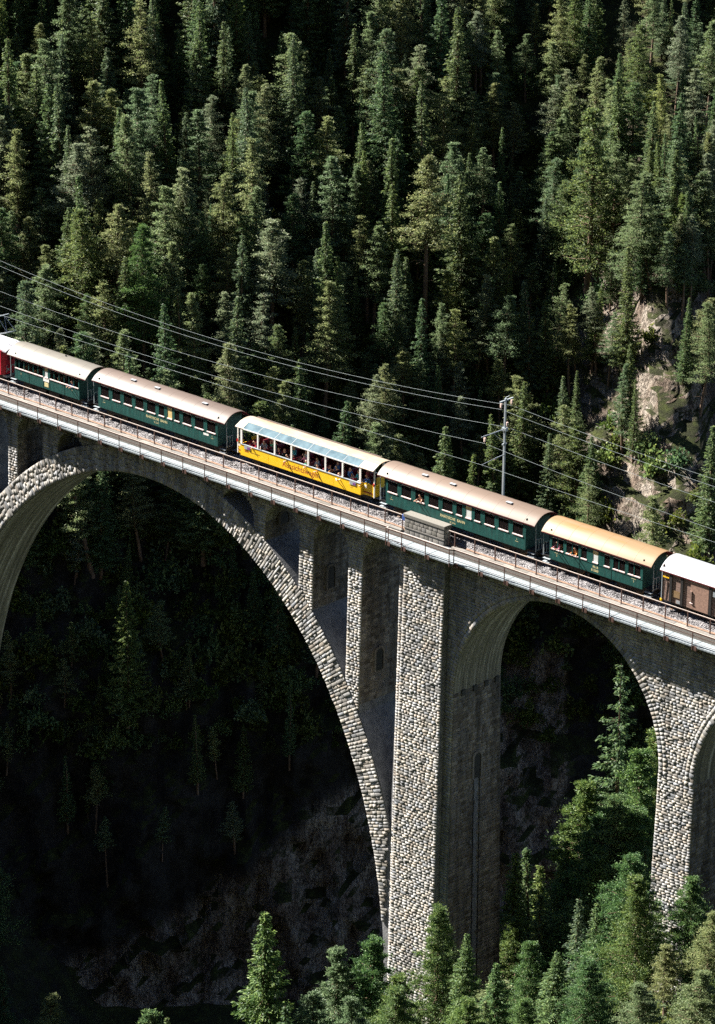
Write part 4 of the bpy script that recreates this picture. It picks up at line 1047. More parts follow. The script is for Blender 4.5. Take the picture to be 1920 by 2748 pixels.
loft('roof', 'loco_roof', [(-5.5, rsec(1.1, 2.66, 0.25)), (-5.0, rsec(1.36, 2.86, 0.38)), (4.7, rsec(1.36, 2.86, 0.38)), (5.45, rsec(1.15, 2.72, 0.28))], lo)
MB().box(-4.9, 4.6, -1.39, -1.345, 2.78, 2.86).build('gutter', 'blue_enamel', lo)
MB().box(5.15, 5.36, -0.85, -0.2, 1.95, 2.5).box(5.15, 5.36, 0.2, 0.85, 1.95, 2.5).build('windscreen', 'window_glass', lo)
for yy_ in (-0.8, 0.8): MB().disc((5.33, yy_, 1.15), 0.11, 0.08, 0, 12).build('headlight', 'galvanised', lo)
MB().bar((5.36, -1.0, 0.9), (5.42, -1.0, 1.6), 0.04).build('handrail', 'galvanised', lo)
MB().box(4.95, 5.5, -1.1, 1.1, 0.48, 0.66).build('buffer_beam', 'galvanised', lo)
MB().box(-5.0, 5.0, -1.0, 1.0, 0.3, 0.7).build('underframe', 'black_metal', lo)
for x in (-4.0, -1.9, 1.9, 4.0):
    for yy_ in (-0.56, 0.56): MB().disc((x, yy_, 0.5), 0.5, 0.1, 1, 20).build('wheel', 'rail_steel', lo)
for x in (-2.6, -0.6): MB().box(x, x + 1.3, -1.345, -1.335, 1.9, 2.5).build('window', 'window_glass', lo)
pt = MB(); bz = 3.30
for yy_ in (-0.5, 0.5):
    pt.bar((2.2, yy_, bz), (4.9, yy_ * 0.9, bz + 0.9), 0.05); pt.bar((4.9, yy_ * 0.9, bz + 0.9), (3.6, yy_ * 0.7, bz + 2.0), 0.04)
pt.bar((3.6, -0.85, bz + 2.03), (3.6, 0.85, bz + 2.03), 0.07); pt.bar((4.9, -0.45, bz + 0.9), (4.9, 0.45, bz + 0.9), 0.05); pt.bar((4.9, -0.45, bz + 0.9), (3.6, 0.35, bz + 2.0), 0.03)
pt.build('pantograph', 'galvanised', lo)
for x, yy_ in ((2.2, -0.5), (2.2, 0.5), (1.2, -0.5), (1.2, 0.5)): MB().bar((x, yy_, 3.2), (x, yy_, 3.42), 0.16, 0.16, 10).build('insulator', 'black_metal', lo)
# ------------------------------------------------------------------ people
def person_mesh(pose, seed, standing=False):
    """one continuous skinned body, seat (or feet) at the origin, facing +X; slots: clothes, skin, hair, trousers"""
    Vs, Rr, Ed, Lb = [], [], [], []
    def v(p, r, lab, par=None):
        Vs.append(p); Rr.append(r); Lb.append(lab)
        if par is not None: Ed.append((par, len(Vs) - 1))
        return len(Vs) - 1
    lean = pose.get('lean', 0.0); zb = 0.88 if standing else 0.10
    pel = v((0, 0, zb), 0.15, 0)
    sp = v((lean * 0.25, 0, zb + 0.22), 0.145, 0, pel); ch = v((lean * 0.6, 0, zb + 0.42), 0.155, 0, sp)
    nk = v((lean * 0.85, 0, zb + 0.57), 0.06, 1, ch); hx = lean + 0.03
    h1 = v((hx, 0, zb + 0.66), 0.082, 1, nk); h2 = v((hx + 0.012, 0, zb + 0.75), 0.108, 2 if False else 1, h1); h3 = v((hx - 0.005, 0, zb + 0.83), 0.085, 2, h2)
    ns_ = v((hx + 0.115, 0, zb + 0.715), 0.016, 1, h2)
    for sgn, key in ((-1, 'R'), (1, 'L')):
        sh = v((lean * 0.62, sgn * 0.17, zb + 0.48), 0.065, 0, ch)
        el, ha = pose[key]
        e = v((lean * 0.6 + el[0], sgn * el[1], zb + el[2]), 0.048, 0, sh); w_ = v((lean * 0.6 + ha[0], sgn * ha[1], zb + ha[2]), 0.032, 1, e)
        d = np.array([ha[0] - el[0], sgn * (ha[1] - el[1]), ha[2] - el[2]]); d = d / np.linalg.norm(d)
        side = np.cross(d, (0, 0, 1.0)); side = side / (np.linalg.norm(side) + 1e-6)
        wp = np.array(Vs[w_]); pm_ = wp + d * 0.06; p = v(tuple(pm_), 0.034, 1, w_)
        for q, ln in ((-0.03, 0.060), (-0.010, 0.075), (0.010, 0.070), (0.03, 0.052)):
            a = pm_ + side * q + d * 0.03; f1 = v(tuple(a), 0.010, 1, p); v(tuple(a + d * ln * 0.8 + np.array([0, 0, -0.02])), 0.008, 1, f1)
        t1 = v(tuple(wp + d * 0.03 + side * 0.045 * sgn), 0.011, 1, p); v(tuple(wp + d * 0.07 + side * 0.06 * sgn + np.array([0, 0, -.01])), 0.009, 1, t1)
        hp = v((0.03, sgn * 0.10, zb - 0.03), 0.09, 3, pel)
        if standing: kn = v((0.03, sgn * 0.11, zb - 0.42), 0.062, 3, hp); an = v((0.0, sgn * 0.11, zb - 0.82), 0.045, 3, kn); v((0.15, sgn * 0.12, zb - 0.85), 0.035, 3, an)
        else: kn = v((0.42, sgn * 0.12, zb - 0.02), 0.065, 3, hp); an = v((0.42, sgn * 0.12, zb - 0.42), 0.045, 3, kn); v((0.56, sgn * 0.13, zb - 0.44), 0.035, 3, an)
    me = bpy.data.meshes.new('person_base'); me.from_pydata(Vs, Ed, [])
    o = bpy.data.objects.new('tmp', me); C.objects.link(o)
    md = o.modifiers.new('skin', 'SKIN'); md.use_smooth_shade = True
    sv = me.skin_vertices[0].data
    for i, r in enumerate(Rr): sv[i].radius = (r, r * (1.0 if i > 2 else 1.12)); sv[i].use_root = (i == 0)
    o.modifiers.new('sub', 'SUBSURF').levels = 1
    bpy.context.view_layer.update()
    m2 = bpy.data.meshes.new_from_object(o.evaluated_get(bpy.context.evaluated_depsgraph_get()))
    bpy.data.objects.remove(o); m2.name = 'person'
    m2.materials.clear()
    for mm in ('cloth_grey', 'skin', 'hair_dark', 'trousers'): m2.materials.append(MATS[mm])
    P = np.array(Vs); lb = np.array(Lb)
    for pol in m2.polygons:
        c = np.array(pol.center); i = ((P - c) ** 2).sum(1).argmin(); k = int(lb[i])
        if k in (1, 2) and c[2] > zb + 0.62: k = 2 if (c[2] > zb + 0.80 or (c[0] < hx - 0.02 and c[2] > zb + 0.66)) else 1
        pol.material_index = k; pol.use_smooth = True
    return m2
arms_rest = {'L': ((0.10, 0.24, 0.22), (0.32, 0.14, 0.14)), 'R': ((0.10, 0.24, 0.22), (0.32, 0.14, 0.14))}
arms_rail = {'L': ((0.22, 0.26, 0.28), (0.46, 0.16, 0.30)), 'R': ((0.22, 0.26, 0.28), (0.46, 0.20, 0.30)), 'lean': 0.22}
arms_out = {'L': ((0.22, 0.24, 0.34), (0.42, 0.10, 0.30)), 'R': ((0.20, 0.26, 0.30), (0.36, 0.05, 0.26)), 'lean': 0.28}
arms_cam = {'L': ((0.20, 0.25, 0.36), (0.30, 0.08, 0.62)), 'R': ((0.20, 0.25, 0.36), (0.30, 0.08, 0.60)), 'lean': 0.12}
PM = [person_mesh(arms_rest, 1), person_mesh(arms_rail, 2, True), person_mesh(arms_out, 3, True), person_mesh(arms_cam, 4), person_mesh(arms_rail, 5, True), person_mesh(arms_rest, 6, True)]
FLOOR = 1.94
def person(x, y, zhead, face, k, cloth, hair, label, group=None, tr='trousers'):
    me = PM[k]; y = y + (0.17 if k in (1, 2) else 0); off = (0.88 if k in (1, 2, 4, 5) else 0.10) + 0.75
    o = link('person', me, None, (x, y, zhead - off)); o.rotation_euler = (0, 0, R(face))
    for i, mm in enumerate((cloth, 'skin', hair, tr)): o.material_slots[i].link = 'OBJECT'; o.material_slots[i].material = MATS[mm]
    tag(o, label, 'person', group); return o
G = 'passengers in the yellow open carriage'
Pp = [
 (25.80, 2.50, 3.20, -95, 2, 'cloth_red', 'hair_fair', 'person in a red top leaning arms out of the first opening of the yellow carriage'),
 (26.55, 2.62, 3.36, -60, 1, 'cloth_grey', 'hair_grey', 'grey haired person in a pale top leaning on the rail in the second opening'),
 (27.45, 3.05, 3.50, 200, 3, 'cloth_green', 'hair_dark', 'person in green holding up an arm near the second white post'),
 (28.30, 2.65, 3.12, 180, 0, 'cloth_black', 'hair_fair', 'person in dark clothes seated low, left in the third opening'),
 (28.92, 2.60, 3.24, 0, 0, 'cloth_black', 'hair_fair', 'fair haired person in black seated in the middle of the third opening'),
 (29.58, 2.42, 3.02, -100, 2, 'cloth_black', 'hair_dark', 'person in black leaning out over the letters of the yellow carriage'),
 (29.45, 3.20, 3.45, -90, 0, 'cloth_teal', 'hair_dark', 'person in teal seated on the far side behind the third opening'),
 (30.90, 3.00, 3.48, 0, 5, 'cloth_white', 'hair_dark', 'person in white standing in the fourth opening'),
 (31.18, 2.60, 3.32, 190, 1, 'cloth_pink', 'hair_dark', 'person in pink with bent arms in the fourth opening'),
 (31.62, 2.46, 3.06, -90, 2, 'cloth_green', 'hair_grey', 'person in green leaning over the rail beside the fourth white post'),
 (32.42, 2.75, 3.30, 180, 0, 'cloth_grey', 'hair_fair', 'fair haired person in grey seated left in the fifth opening'),
 (32.97, 2.42, 3.00, -110, 2, 'cloth_orange', 'hair_dark', 'person in an orange top resting on the rail in the fifth opening'),
 (33.42, 2.60, 3.02, 20, 1, 'cloth_blue', 'hair_dark', 'person in blue bending forward right in the fifth opening'),
 (34.05, 2.60, 3.04, 180, 0, 'cloth_orange', 'hair_dark', 'person in orange seated left in the sixth opening'),
 (34.20, 3.20, 3.36, -90, 0, 'cloth_blue', 'hair_dark', 'person in blue on the far side behind the sixth opening'),
 (34.70, 2.60, 3.16, 180, 1, 'cloth_black', 'hair_fair', 'fair haired person in black in the middle of the sixth opening'),
 (35.28, 2.36, 2.96, -90, 2, 'cloth_white', 'hair_fair', 'person in white leaning far out beside the last but one white post'),
 (35.98, 2.70, 3.42, 0, 5, 'cloth_blue', 'hair_grey', 'grey haired person in blue standing in the last opening'),
 (36.35, 2.50, 3.00, 160, 1, 'cloth_white', 'hair_fair', 'person in white bending over the rail in the last opening'),
 (36.80, 2.85, 3.38, 180, 0, 'cloth_teal', 'hair_fair', 'person in teal seated at the back of the last opening'),
 (37.25, 2.45, 3.05, -60, 2, 'cloth_white', 'hair_grey', 'person leaning out beside the corner post of the yellow carriage'),
 (37.55, 3.10, 3.66, 90, 5, 'maroon', 'hair_dark', 'person with dark red hair and top standing at the carriage end'),
 (38.05, 2.75, 3.36, -130, 4, 'cloth_blue', 'hair_fair', 'bald person in blue leaning over the end platform gate')]
for a in Pp: person(*a[:8], group=G)
person(43.78, 2.48, 3.40, -90, 4, 'skin', 'hair_grey', 'person leaning out of the third window of the pinkish roofed coach')
person(57.52, 2.48, 3.30, -95, 4, 'cloth_pink', 'cloth_pink', 'person in a pink cap leaning out of the ochre roofed coach')
person(59.15, 2.48, 3.28, -90, 4, 'cloth_orange', 'hair_fair', 'fair haired person in orange leaning out of the ochre roofed coach')
person(4.28, 2.50, 3.22, -90, 4, 'cloth_blue', 'hair_grey', 'person in blue leaning out of the beige roofed front coach')
# ------------------------------------------------------------------ trees
def tube_np(pts, rad, n=6):
    pts = np.asarray(pts, float); k = len(pts); V = []
    for i in range(k):
        d = pts[min(i + 1, k - 1)] - pts[max(i - 1, 0)]; d /= np.linalg.norm(d) + 1e-9
        a = np.cross(d, (0, 0, 1.0)) if abs(d[2]) < 0.9 else np.cross(d, (1.0, 0, 0)); a /= np.linalg.norm(a); b_ = np.cross(d, a)
        for j in range(n):
            t = 2 * math.pi * j / n; V.append(pts[i] + (a * math.cos(t) + b_ * math.sin(t)) * rad[i])
    F = [(i * n + j, i * n + (j + 1) % n, (i + 1) * n + (j + 1) % n, (i + 1) * n + j) for i in range(k - 1) for j in range(n)]
    return np.array(V), np.array(F)
def join_np(parts):
    VV, FF, o = [], [], 0
    for V, F in parts: VV.append(V); FF.append(F + o); o += len(V)
    return np.concatenate(VV), np.concatenate(FF)
def leaf_tris(Pc, D, L, W, r):
    """one bent two-triangle sprig per centre, along D with length L and width W"""
    n = len(Pc); D = D / (np.linalg.norm(D, axis=1, keepdims=True) + 1e-9)
    rnd = r.normal(size=(n, 3)); S = np.cross(D, rnd); S /= np.linalg.norm(S, axis=1, keepdims=True) + 1e-9
    L = L[:, None]; W = W[:, None]
    a = Pc - D * L / 2; c = Pc + D * L / 2; b_ = Pc + S * W / 2; d = Pc - S * W / 2 + np.cross(D, S) * W * 0.4
    V = np.stack([a, b_, c, d], 1).reshape(-1, 3); i = np.arange(n)[:, None] * 4
    F = np.concatenate([i + [0, 1, 2], i + [0, 2, 3]], 1).reshape(-1, 3)
    return V, F
def spruce(seed, h=20.0, Rm=2.6, sparse=1.0, low=0.10, gap=0.0):
    r = np.random.default_rng(seed); P, D, L, W = [], [], [], []
    tr = [tube_np([(0, 0, -1.5), (0.05, 0, h * 0.35), (r.normal(0, .12), r.normal(0, .12), h * 0.7), (0, 0, h * 0.99)], [0.27, 0.2, 0.11, 0.02], 7)]
    z = h * low; 
    while z < h * 0.985:
        f = 1 - z / h; rad = Rm * (f ** 0.85) * (1 - 0.45 * sstep(np.array(1 - f), 0.0, -1)) + 0.12
        if 1 - f < 0.22: rad *= 0.75 + 0.25 * (1 - f) / 0.22
        nb = max(4, int((4 + 5 * f) * sparse)); a0 = r.uniform(0, 6.28)
        for k in range(nb):
            if r.random() < gap: continue
            a = a0 + 6.283 * k / nb + r.normal(0, 0.25); rl = rad * r.uniform(0.6, 1.25); droop = r.uniform(0.12, 0.42)
            if rl > 1.0 and r.random() < 0.5:
                tr.append(tube_np([(0, 0, z), (math.cos(a) * rl * 0.8, math.sin(a) * rl * 0.8, z - droop * rl * 0.5)], [0.035, 0.012], 3))
            m = max(2, int(rl / 0.16)); t = (np.arange(m) + r.random(m)) / m; t = t ** 0.75
            for rep in range(6):
                tt = np.clip(t + r.normal(0, 0.05, m), 0.05, 1.05); spread = 0.30 * (1 - 0.5 * tt) * rl * 0.8
                off = r.normal(0, 1, m) * spread * 0.55
                x = math.cos(a) * rl * tt - math.sin(a) * off; y = math.sin(a) * rl * tt + math.cos(a) * off
                zz = z - droop * rl * tt + 0.22 * rl * tt ** 3 + r.normal(0, 0.07, m) - np.abs(off) * 0.25
                P.append(np.stack([x, y, zz], -1)); sg = np.sign(off) * r.uniform(0.2, 1.0, m)
                D.append(np.stack([math.cos(a) - math.sin(a) * sg, math.sin(a) + math.cos(a) * sg, -0.35 + r.normal(0, 0.3, m)], -1))
                L.append(r.uniform(0.22, 0.42, m)); W.append(r.uniform(0.06, 0.12, m))
        z += r.uniform(0.26, 0.42) * (1.0 if f > 0.3 else 0.75)
    P, D, L, W = map(np.concatenate, (P, D, L, W))
    return leaf_tris(P, D, L, W, r), join_np([q if q[1].shape[1] == 4 else q for q in tr])
def pine(seed, h=19.0, Rm=2.7, start=0.32, dens=1.0, fine=1.0):
    r = np.random.default_rng(seed); P, D, L, W = [], [], [], []
    bend = r.normal(0, 0.35, 2)
    def axis(f): return np.array([bend[0] * math.sin(f * 3), bend[1] * math.sin(f * 2.4), f * h])
    tr = [tube_np([axis(f) - (0, 0, 1.5 if f == 0 else 0) for f in np.linspace(0, 0.98, 8)], np.linspace(0.26, 0.035, 8), 7)]
    n = int(78 * dens); puffs = []
    for i in range(n):
        f = start + (0.99 - start) * ((i + r.random()) / n) ** 0.9; u = (f - start) / (1 - start)
        prof = min(1.0, (u + 0.15) / 0.35) ** 0.6 * (1 - u) ** 0.85 + 0.06; rl = Rm * prof * r.uniform(0.4, 1.25); a = i * 2.4 + r.normal(0, 0.5)
        base = axis(f); tip = base + np.array([math.cos(a) * rl, math.sin(a) * rl, rl * r.uniform(-0.12, 0.40)])
        mid = (base + tip) / 2 + (0, 0, -0.08 * rl); tr.append(tube_np([base, mid, tip], [0.05, 0.035, 0.012], 4))
        puffs.append((tip, r.uniform(0.20, 0.42)))
        if rl > 1.3: puffs.append((mid + r.normal(0, 0.3, 3), r.uniform(0.2, 0.38)))
        m = int((26 + 62 * rl) / fine ** 1.5); t = r.random(m) ** 0.7 * 1.08; wl = 0.13 + 0.20 * rl * np.sin(np.clip(t, 0, 1) * 2.6)   # feathered foliage along each limb
        q = base + (tip - base) * t[:, None] + r.normal(0, 1, (m, 3)) * wl[:, None] * np.array([1, 1, 0.42]) + (0, 0, 0.06)
        dd = (tip - base) / (rl + 0.01) + r.normal(0, 0.75, (m, 3)) + np.array([0, 0, 0.35])
        P.append(q); D.append(dd); L.append(r.uniform(0.16, 0.34, m) * fine); W.append(r.uniform(0.05, 0.10, m) * fine)
    for i in range(9):      # bare dead branches under the crown
        f = r.uniform(0.16, start + 0.12); a = r.uniform(0, 6.28); b0 = axis(f); rl = r.uniform(0.6, 1.8)
        tr.append(tube_np([b0, b0 + (math.cos(a) * rl * .6, math.sin(a) * rl * .6, 0.05), b0 + (math.cos(a) * rl, math.sin(a) * rl, r.uniform(-0.5, 0.25))], [0.035, 0.022, 0.008], 4))
    for c, q in puffs:
        m = int(150 / fine ** 1.6 * (q / 0.5) ** 1.5); d = r.normal(size=(m, 3)); d /= np.linalg.norm(d, axis=1, keepdims=True); rr = r.random(m) ** 0.45
        lump = 1 + 0.35 * np.sin(d[:, 0] * 5 + c[0] * 7) * np.cos(d[:, 1] * 4 + c[2] * 5)
        p = c + d * (rr * lump)[:, None] * np.array([q, q, q * 0.5])
        P.append(p); D.append(d + np.array([0, 0, 0.7]) + r.normal(0, 0.4, (m, 3))); L.append(r.uniform(0.15, 0.30, m) * fine); W.append(r.uniform(0.06, 0.12, m) * fine)
    P, D, L, W = map(np.concatenate, (P, D, L, W))
    return leaf_tris(P, D, L, W, r), join_np(tr)
VAR = []
def variant(kind, gen, mat):
    (V, F), (V2, F2) = gen
    VAR.append((kind, np_mesh('crown', V, F, mat), np_mesh('trunk', V2, F2, 'bark', True)))
variant('s', spruce(1, 20, 2.3), 'spruce_needles'); variant('s', spruce(2, 20, 2.9, 0.9, 0.06), 'spruce_needles'); variant('s', spruce(3, 20, 2.0, 0.85, 0.15, 0.1), 'spruce_needles'); variant('s', spruce(4, 20, 2.6, 1.0, 0.2, 0.15), 'spruce_needles')
variant('p', pine(11, 19, 2.7), 'pine_needles'); variant('p', pine(12, 19, 2.3, 0.38), 'pine_needles'); variant('p', pine(13, 19, 3.0, 0.28, 1.15), 'pine_needles'); variant('p', pine(14, 19, 2.5, 0.45, 0.9), 'pine_needles'); variant('p', pine(15, 19, 2.2, 0.22, 1.1), 'pine_needles')
variant('p', pine(16, 19, 3.3, 0.35, 0.7), 'pine_needles'); variant('p', pine(17, 19, 2.6, 0.5, 0.8), 'pine_needles'); variant('p', pine(18, 19, 3.1, 0.2, 1.2), 'spruce_needles')
variant('S', spruce(21, 26, 4.6, 1.35, 0.10, 0.15), 'near_needles')      # big foreground spruce
variant('t', spruce(22, 26, 3.6, 0.55, 0.30, 0.35), 'spruce_needles')     # gaunt tall spruce
variant('P', pine(23, 19, 3.7, 0.26, 1.9, 0.72), 'near_needles'); variant('P', pine(24, 19, 3.3, 0.2, 1.8, 0.72), 'near_needles'); variant('P', pine(25, 19, 3.0, 0.34, 1.6, 0.72), 'near_needles')
HN = {'s': 20.0, 'p': 19.0, 'S': 26.0, 't': 26.0, 'P': 19.0}
IDX = {k: [i for i, v_ in enumerate(VAR) if v_[0] == k] for k in 'spStP'}
FIRST = {}
def tree(vi, loc, h, label, group=None, wide=1.0, lean=(0, 0), rot=None):
    kind = VAR[vi][0]; s = h / HN[kind]
    nm = 'spruce_tree' if kind in 'sSt' else 'pine_tree'
    e = thing(nm, loc, label, 'tree', group)
    e.rotation_euler = (lean[0], lean[1], rng.uniform(0, 6.28) if rot is None else rot); e.scale = (s * wide, s * wide, s)
    c = link('crown', VAR[vi][1], e); t_ = link('trunk', VAR[vi][2], e)
    FIRST.setdefault(vi, (c, t_)); return e
# trees that can be told apart, on the right bank round the pier feet
SPEC = [('P', 50.5, 18.0, 19.0, 1.2, 'pine rising behind the first row under the right arch'), ('P', 54.5, 12.5, 18.5, 1.2, 'wide pine in the lower middle under the right arch'), ('p', 49.2, 12.0, 13.0, 1.3, 'pine low under the right arch beside the narrow spruces'), ('P', 57.5, 13.0, 17.0, 1.2, 'pine touching the right arch leg halfway up'), ('P', 57.0, -13.0, 14.5, 1.2, 'bushy pine at the bottom before the big pier flank'), ('S', 66.0, -13.0, 11.5, 1.3, 'spruce at the bottom between the big pier and the rounded pine'), ('P', 69.5, -20.0, 10.5, 1.4, 'broad pine on the lowest slope between the piers'), ('P', 77.5, -12.0, 12.5, 1.2, 'pine hiding the foot of the right pier'),
 ('S', 49.8, -20.0, 26.1, 1.0, 'tall full spruce standing alone at the bottom, left of the big pier foot'),
 ('p', 49.7, -12.0, 19.3, 1.1, 'pointed pine between the lone spruce and the big pier foot'), ('P', 51.4, -10.0, 18.7, 1.1, 'broad pine with a dark trunk touching the left edge of the big pier foot'),
 ('P', 54.1, -6.0, 18.4, 0.9, 'tall pine with a thin dark trunk in front of the big pier foot'), ('S', 59.6, -9.0, 15.0, 1.0, 'spruce covering the lower right corner of the big pier'),
 ('s', 46.0, 12.0, 20.0, 1.2, 'first of two narrow spruces just right of the dark pier flank'), ('s', 44.5, 15.0, 20.1, 1.2, 'second of two narrow spruces just right of the dark pier flank'), ('s', 43.5, 18.0, 18.1, 1.2, 'shaded spruce behind the two narrow spruces'),
 ('P', 51.8, 14.0, 21.9, 1.1, 'large pine whose left side slopes down under the right arch'), ('S', 51.2, 12.0, 18.1, 1.0, 'dense spruce lower left under the right arch'), ('t', 52.8, 16.0, 30.9, 1.0, 'gaunt tall spruce reaching up beside the right leg of the right arch'),
 ('P', 53.5, 20.0, 23.2, 1.0, 'high dark pine squeezed against the right arch leg'), ('P', 56.0, 15.0, 22.2, 1.1, 'full pine left of the right arch leg, below the gaunt spruce'), ('P', 56.1, 12.0, 19.2, 1.1, 'pine in the middle of the trees under the right arch'), ('P', 56.0, 10.0, 15.6, 1.0, 'shaded pine low in the middle under the right arch'),
 ('s', 60.0, 11.0, 13.7, 1.2, 'small dark spruce left of the right pier foot'), ('P', 74.7, -9.0, 14.5, 1.25, 'big rounded pine with a thick trunk in front of the right pier foot'), ('P', 79.4, -8.0, 10.3, 1.3, 'pine standing over the right edge of the right pier foot'), ('p', 85.5, -14.0, 6.9, 1.5, 'low pine at the right edge beside the right pier'),
 ('s', 67.6, -6.0, 13.5, 1.1, 'thin spruce left of the rounded pine, with drooping bright branches'), ('s', 72.5, -10.0, 12.3, 1.3, 'short spruce left of the thick trunk of the rounded pine'), ('P', 63.1, -6.0, 12.1, 1.2, 'dark pine at the right foot of the big pier flank'), ('p', 63.7, -10.0, 9.8, 1.6, 'low bushy pine below the big pier flank'),
 ('S', 72.4, -14.0, 9.5, 1.5, 'bright bushy spruce at the bottom between the two piers'), ('P', 78.5, -18.0, 8.4, 1.6, 'greyish bushy pine at the bottom under the rounded pine'), ('p', 83.6, -16.0, 5.8, 2.0, 'low spreading pine at the bottom right below the right pier'), ('p', 85.5, -22.0, 5.6, 2.1, 'lowest pine at the bottom right of the picture'), ('p', 92.7, -24.0, 7.1, 1.8, 'pine in the bottom right corner'),
 ('s', 67.7, -16.0, 9.4, 1.3, 'small spruce at the bottom, right of the pine with the thin trunk'), ('P', 59.6, -16.0, 13.9, 1.2, 'bushy pine at the bottom in front of the big pier'), ('p', 52.6, -18.0, 17.5, 1.2, 'pine just right of the lone spruce at the bottom edge'), ('s', 57.9, -26.0, 17.5, 1.0, 'spruce tip at the bottom edge beside the lone spruce'),
 ('p', 62.4, -24.0, 14.9, 1.2, 'pine at the bottom edge below the pointed pine'), ('P', 76.5, -22.0, 7.8, 1.6, 'low pine at the bottom edge between the piers'), ('P', 52.6, 10.0, 11.8, 1.4, 'low pine behind the narrow spruces'), ('s', 51.3, 9.0, 14.7, 1.2, 'dark spruce with drooping branches right of the pier flank'),
 ('p', 63.8, 14.0, 8.3, 1.6, 'small pine behind the right pier'), ('s', 59.7, 9.0, 9.1, 1.5, 'short spruce under the right arch near the rounded pine'), ('p', 63.4, 12.0, 5.9, 2.0, 'shrubby pine behind the right pier foot'), ('p', 52.4, -34.0, 21.7, 0.9, 'pine tip rising from the dark gorge at the bottom left'),
 ('p', 64.1, 10.0, 7.9, 1.6, 'small shaded pine left of the right pier foot'), ('P', 48.4, 9.0, 13.7, 1.2, 'low pale pine close to the right edge of the pier flank')]
for n_, (k, x, y, h, wd, lab) in enumerate(SPEC):
    z = float(ground_z(x, y)); vi = IDX[k][n_ % len(IDX[k])]
    tree(vi, (x, y, z - 0.3), h + 0.3, lab, 'trees round the feet of the piers', wd * (1.05 if k in 'pP' else 1.05))
HS_ = [(-25.0, 123.6, 16, 's', 1.2, 'lone sunlit spruce tip inside the dark main arch'), (-30.5, 157.6, 11, 'p', 0.9, 'small pointed tree above the roofs of the first two coaches'), (-4.0, 148.6, 9, 's', 1.3, 'small bright spruce behind the roof of the yellow carriage'),
       (37.5, 148.6, 15, 's', 1.3, 'spruce at the right edge beside the pale rock outcrop'), (-24.5, 160.6, 20, 'P', 1.0, 'large rounded pale green pine above the wires on the left'), (7.5, 169.6, 22, 'p', 1.2, 'tall pine with a long reddish bare trunk near the middle'), (26.0, 175.6, 24, 'p', 1.2, 'tall pine with a long dark leaning trunk above the rock outcrop')]
taken = []
for n_, (u, s, h, k, wd, lab) in enumerate(HS_):
    x, y, z = [float(q) for q in hill(u, s)]; taken.append((u, s))
    tree(IDX[k][(n_ + 1) % len(IDX[k])], (x, y, z - 0.3), h + 0.3, lab, 'trees on the mountainside', wd)
# the forest on the mountainside
cand = []
fr = np.random.default_rng(99)
sA = _pl[3]; sB = float(np.interp(455, [p[0] for p in PROF], _pl))
for s in np.arange(sA, sB, 3.4):
    for u in np.arange(-84, 62, 3.3):
        uu, s_2 = u + fr.uniform(-1.7, 1.7), s + fr.uniform(-1.6, 1.6)
        x, y, z = [float(q) for q in hill(uu, s_2)]
        rockp = math.exp(-((uu - 34) / 7.5) ** 2) * float(sstep(z, -50, -44)) * (1 - float(sstep(z, -34, -24)))
        keep = 0.95 if z > -46 else 0.26
        if rock_mask(uu, z) > 0.3 and z < -52: continue
        if abs(uu - 35) < 7.5 and -52 < z < -22 and fr.random() < 0.66: continue
        if fr.random() > keep * (1 - 0.93 * rockp): continue
        if any(abs(uu - a) < 2.0 and abs(s_2 - b_) < 3 for a, b_ in taken): continue
        pl = 0.12 if (uu < -6 and z > -8) else 0.62
        kind = 'p' if fr.random() < pl else 's'
        h = fr.uniform(8, 18) if kind == 'p' else fr.uniform(9, 20)
        if 12 < uu < 46 and z < 6: h *= 0.8
        if z < -46: h *= 0.55
        if fr.random() < 0.15: h *= 0.6
        cand.append((x, y, z, h, kind, uu))
for i in range(110):      # denser stand over the rock spur, upper right
    uu = fr.uniform(22, 44); s_2 = fr.uniform(_pl[6] + 2, _pl[7] + 6); x, y, z = [float(q) for q in hill(uu, s_2)]
    if z > -21: cand.append((x, y, z, fr.uniform(8, 14), 'p' if fr.random() < 0.75 else 's', uu))
for x in np.arange(-64, 30, 5.0):      # dim trees on the left bank below the arch
    for y in np.arange(-50, 40, 5.0):
        xx, yy_ = x + fr.uniform(-2, 2), y + fr.uniform(-2, 2); z = float(ground_z(xx, yy_))
        if (-22 < xx < -10 or xx > 18) and -3 < yy_ < 9 or fr.random() < 0.35 or xx > 8: continue
        cand.append((xx, yy_, z, fr.uniform(9, 16), 's' if fr.random() < 0.6 else 'p', -99))
def in_frame(c):
    d = Vector(c[:3]) + Vector((0, 0, c[3] * 0.8)) - CAM; dep = d.dot(fwd); x = 9189 * d.dot(r2) / dep; y = 9189 * d.dot(u2) / dep
    return abs(x) < 990 and -1374 < y < 1500
cand.sort(key=lambda c: (0 if in_frame(c) else 1, (Vector(c[:3]) - CAM).length - c[3] * 1.2))
N1 = 300 - len(HS_)
LAB = {'p': 'open grey green pine in the dense forest covering the mountainside', 's': 'narrow dark spruce in the dense forest covering the mountainside'}
def px_of(p):
    d = Vector(p) - CAM; dep = d.dot(fwd); return 960 + 9189 * d.dot(r2) / dep, 1374 - 9189 * d.dot(u2) / dep
def ordinal(n): return '%d%s' % (n, 'th' if 10 < n % 100 < 14 else {1: 'st', 2: 'nd', 3: 'rd'}.get(n % 10, 'th'))
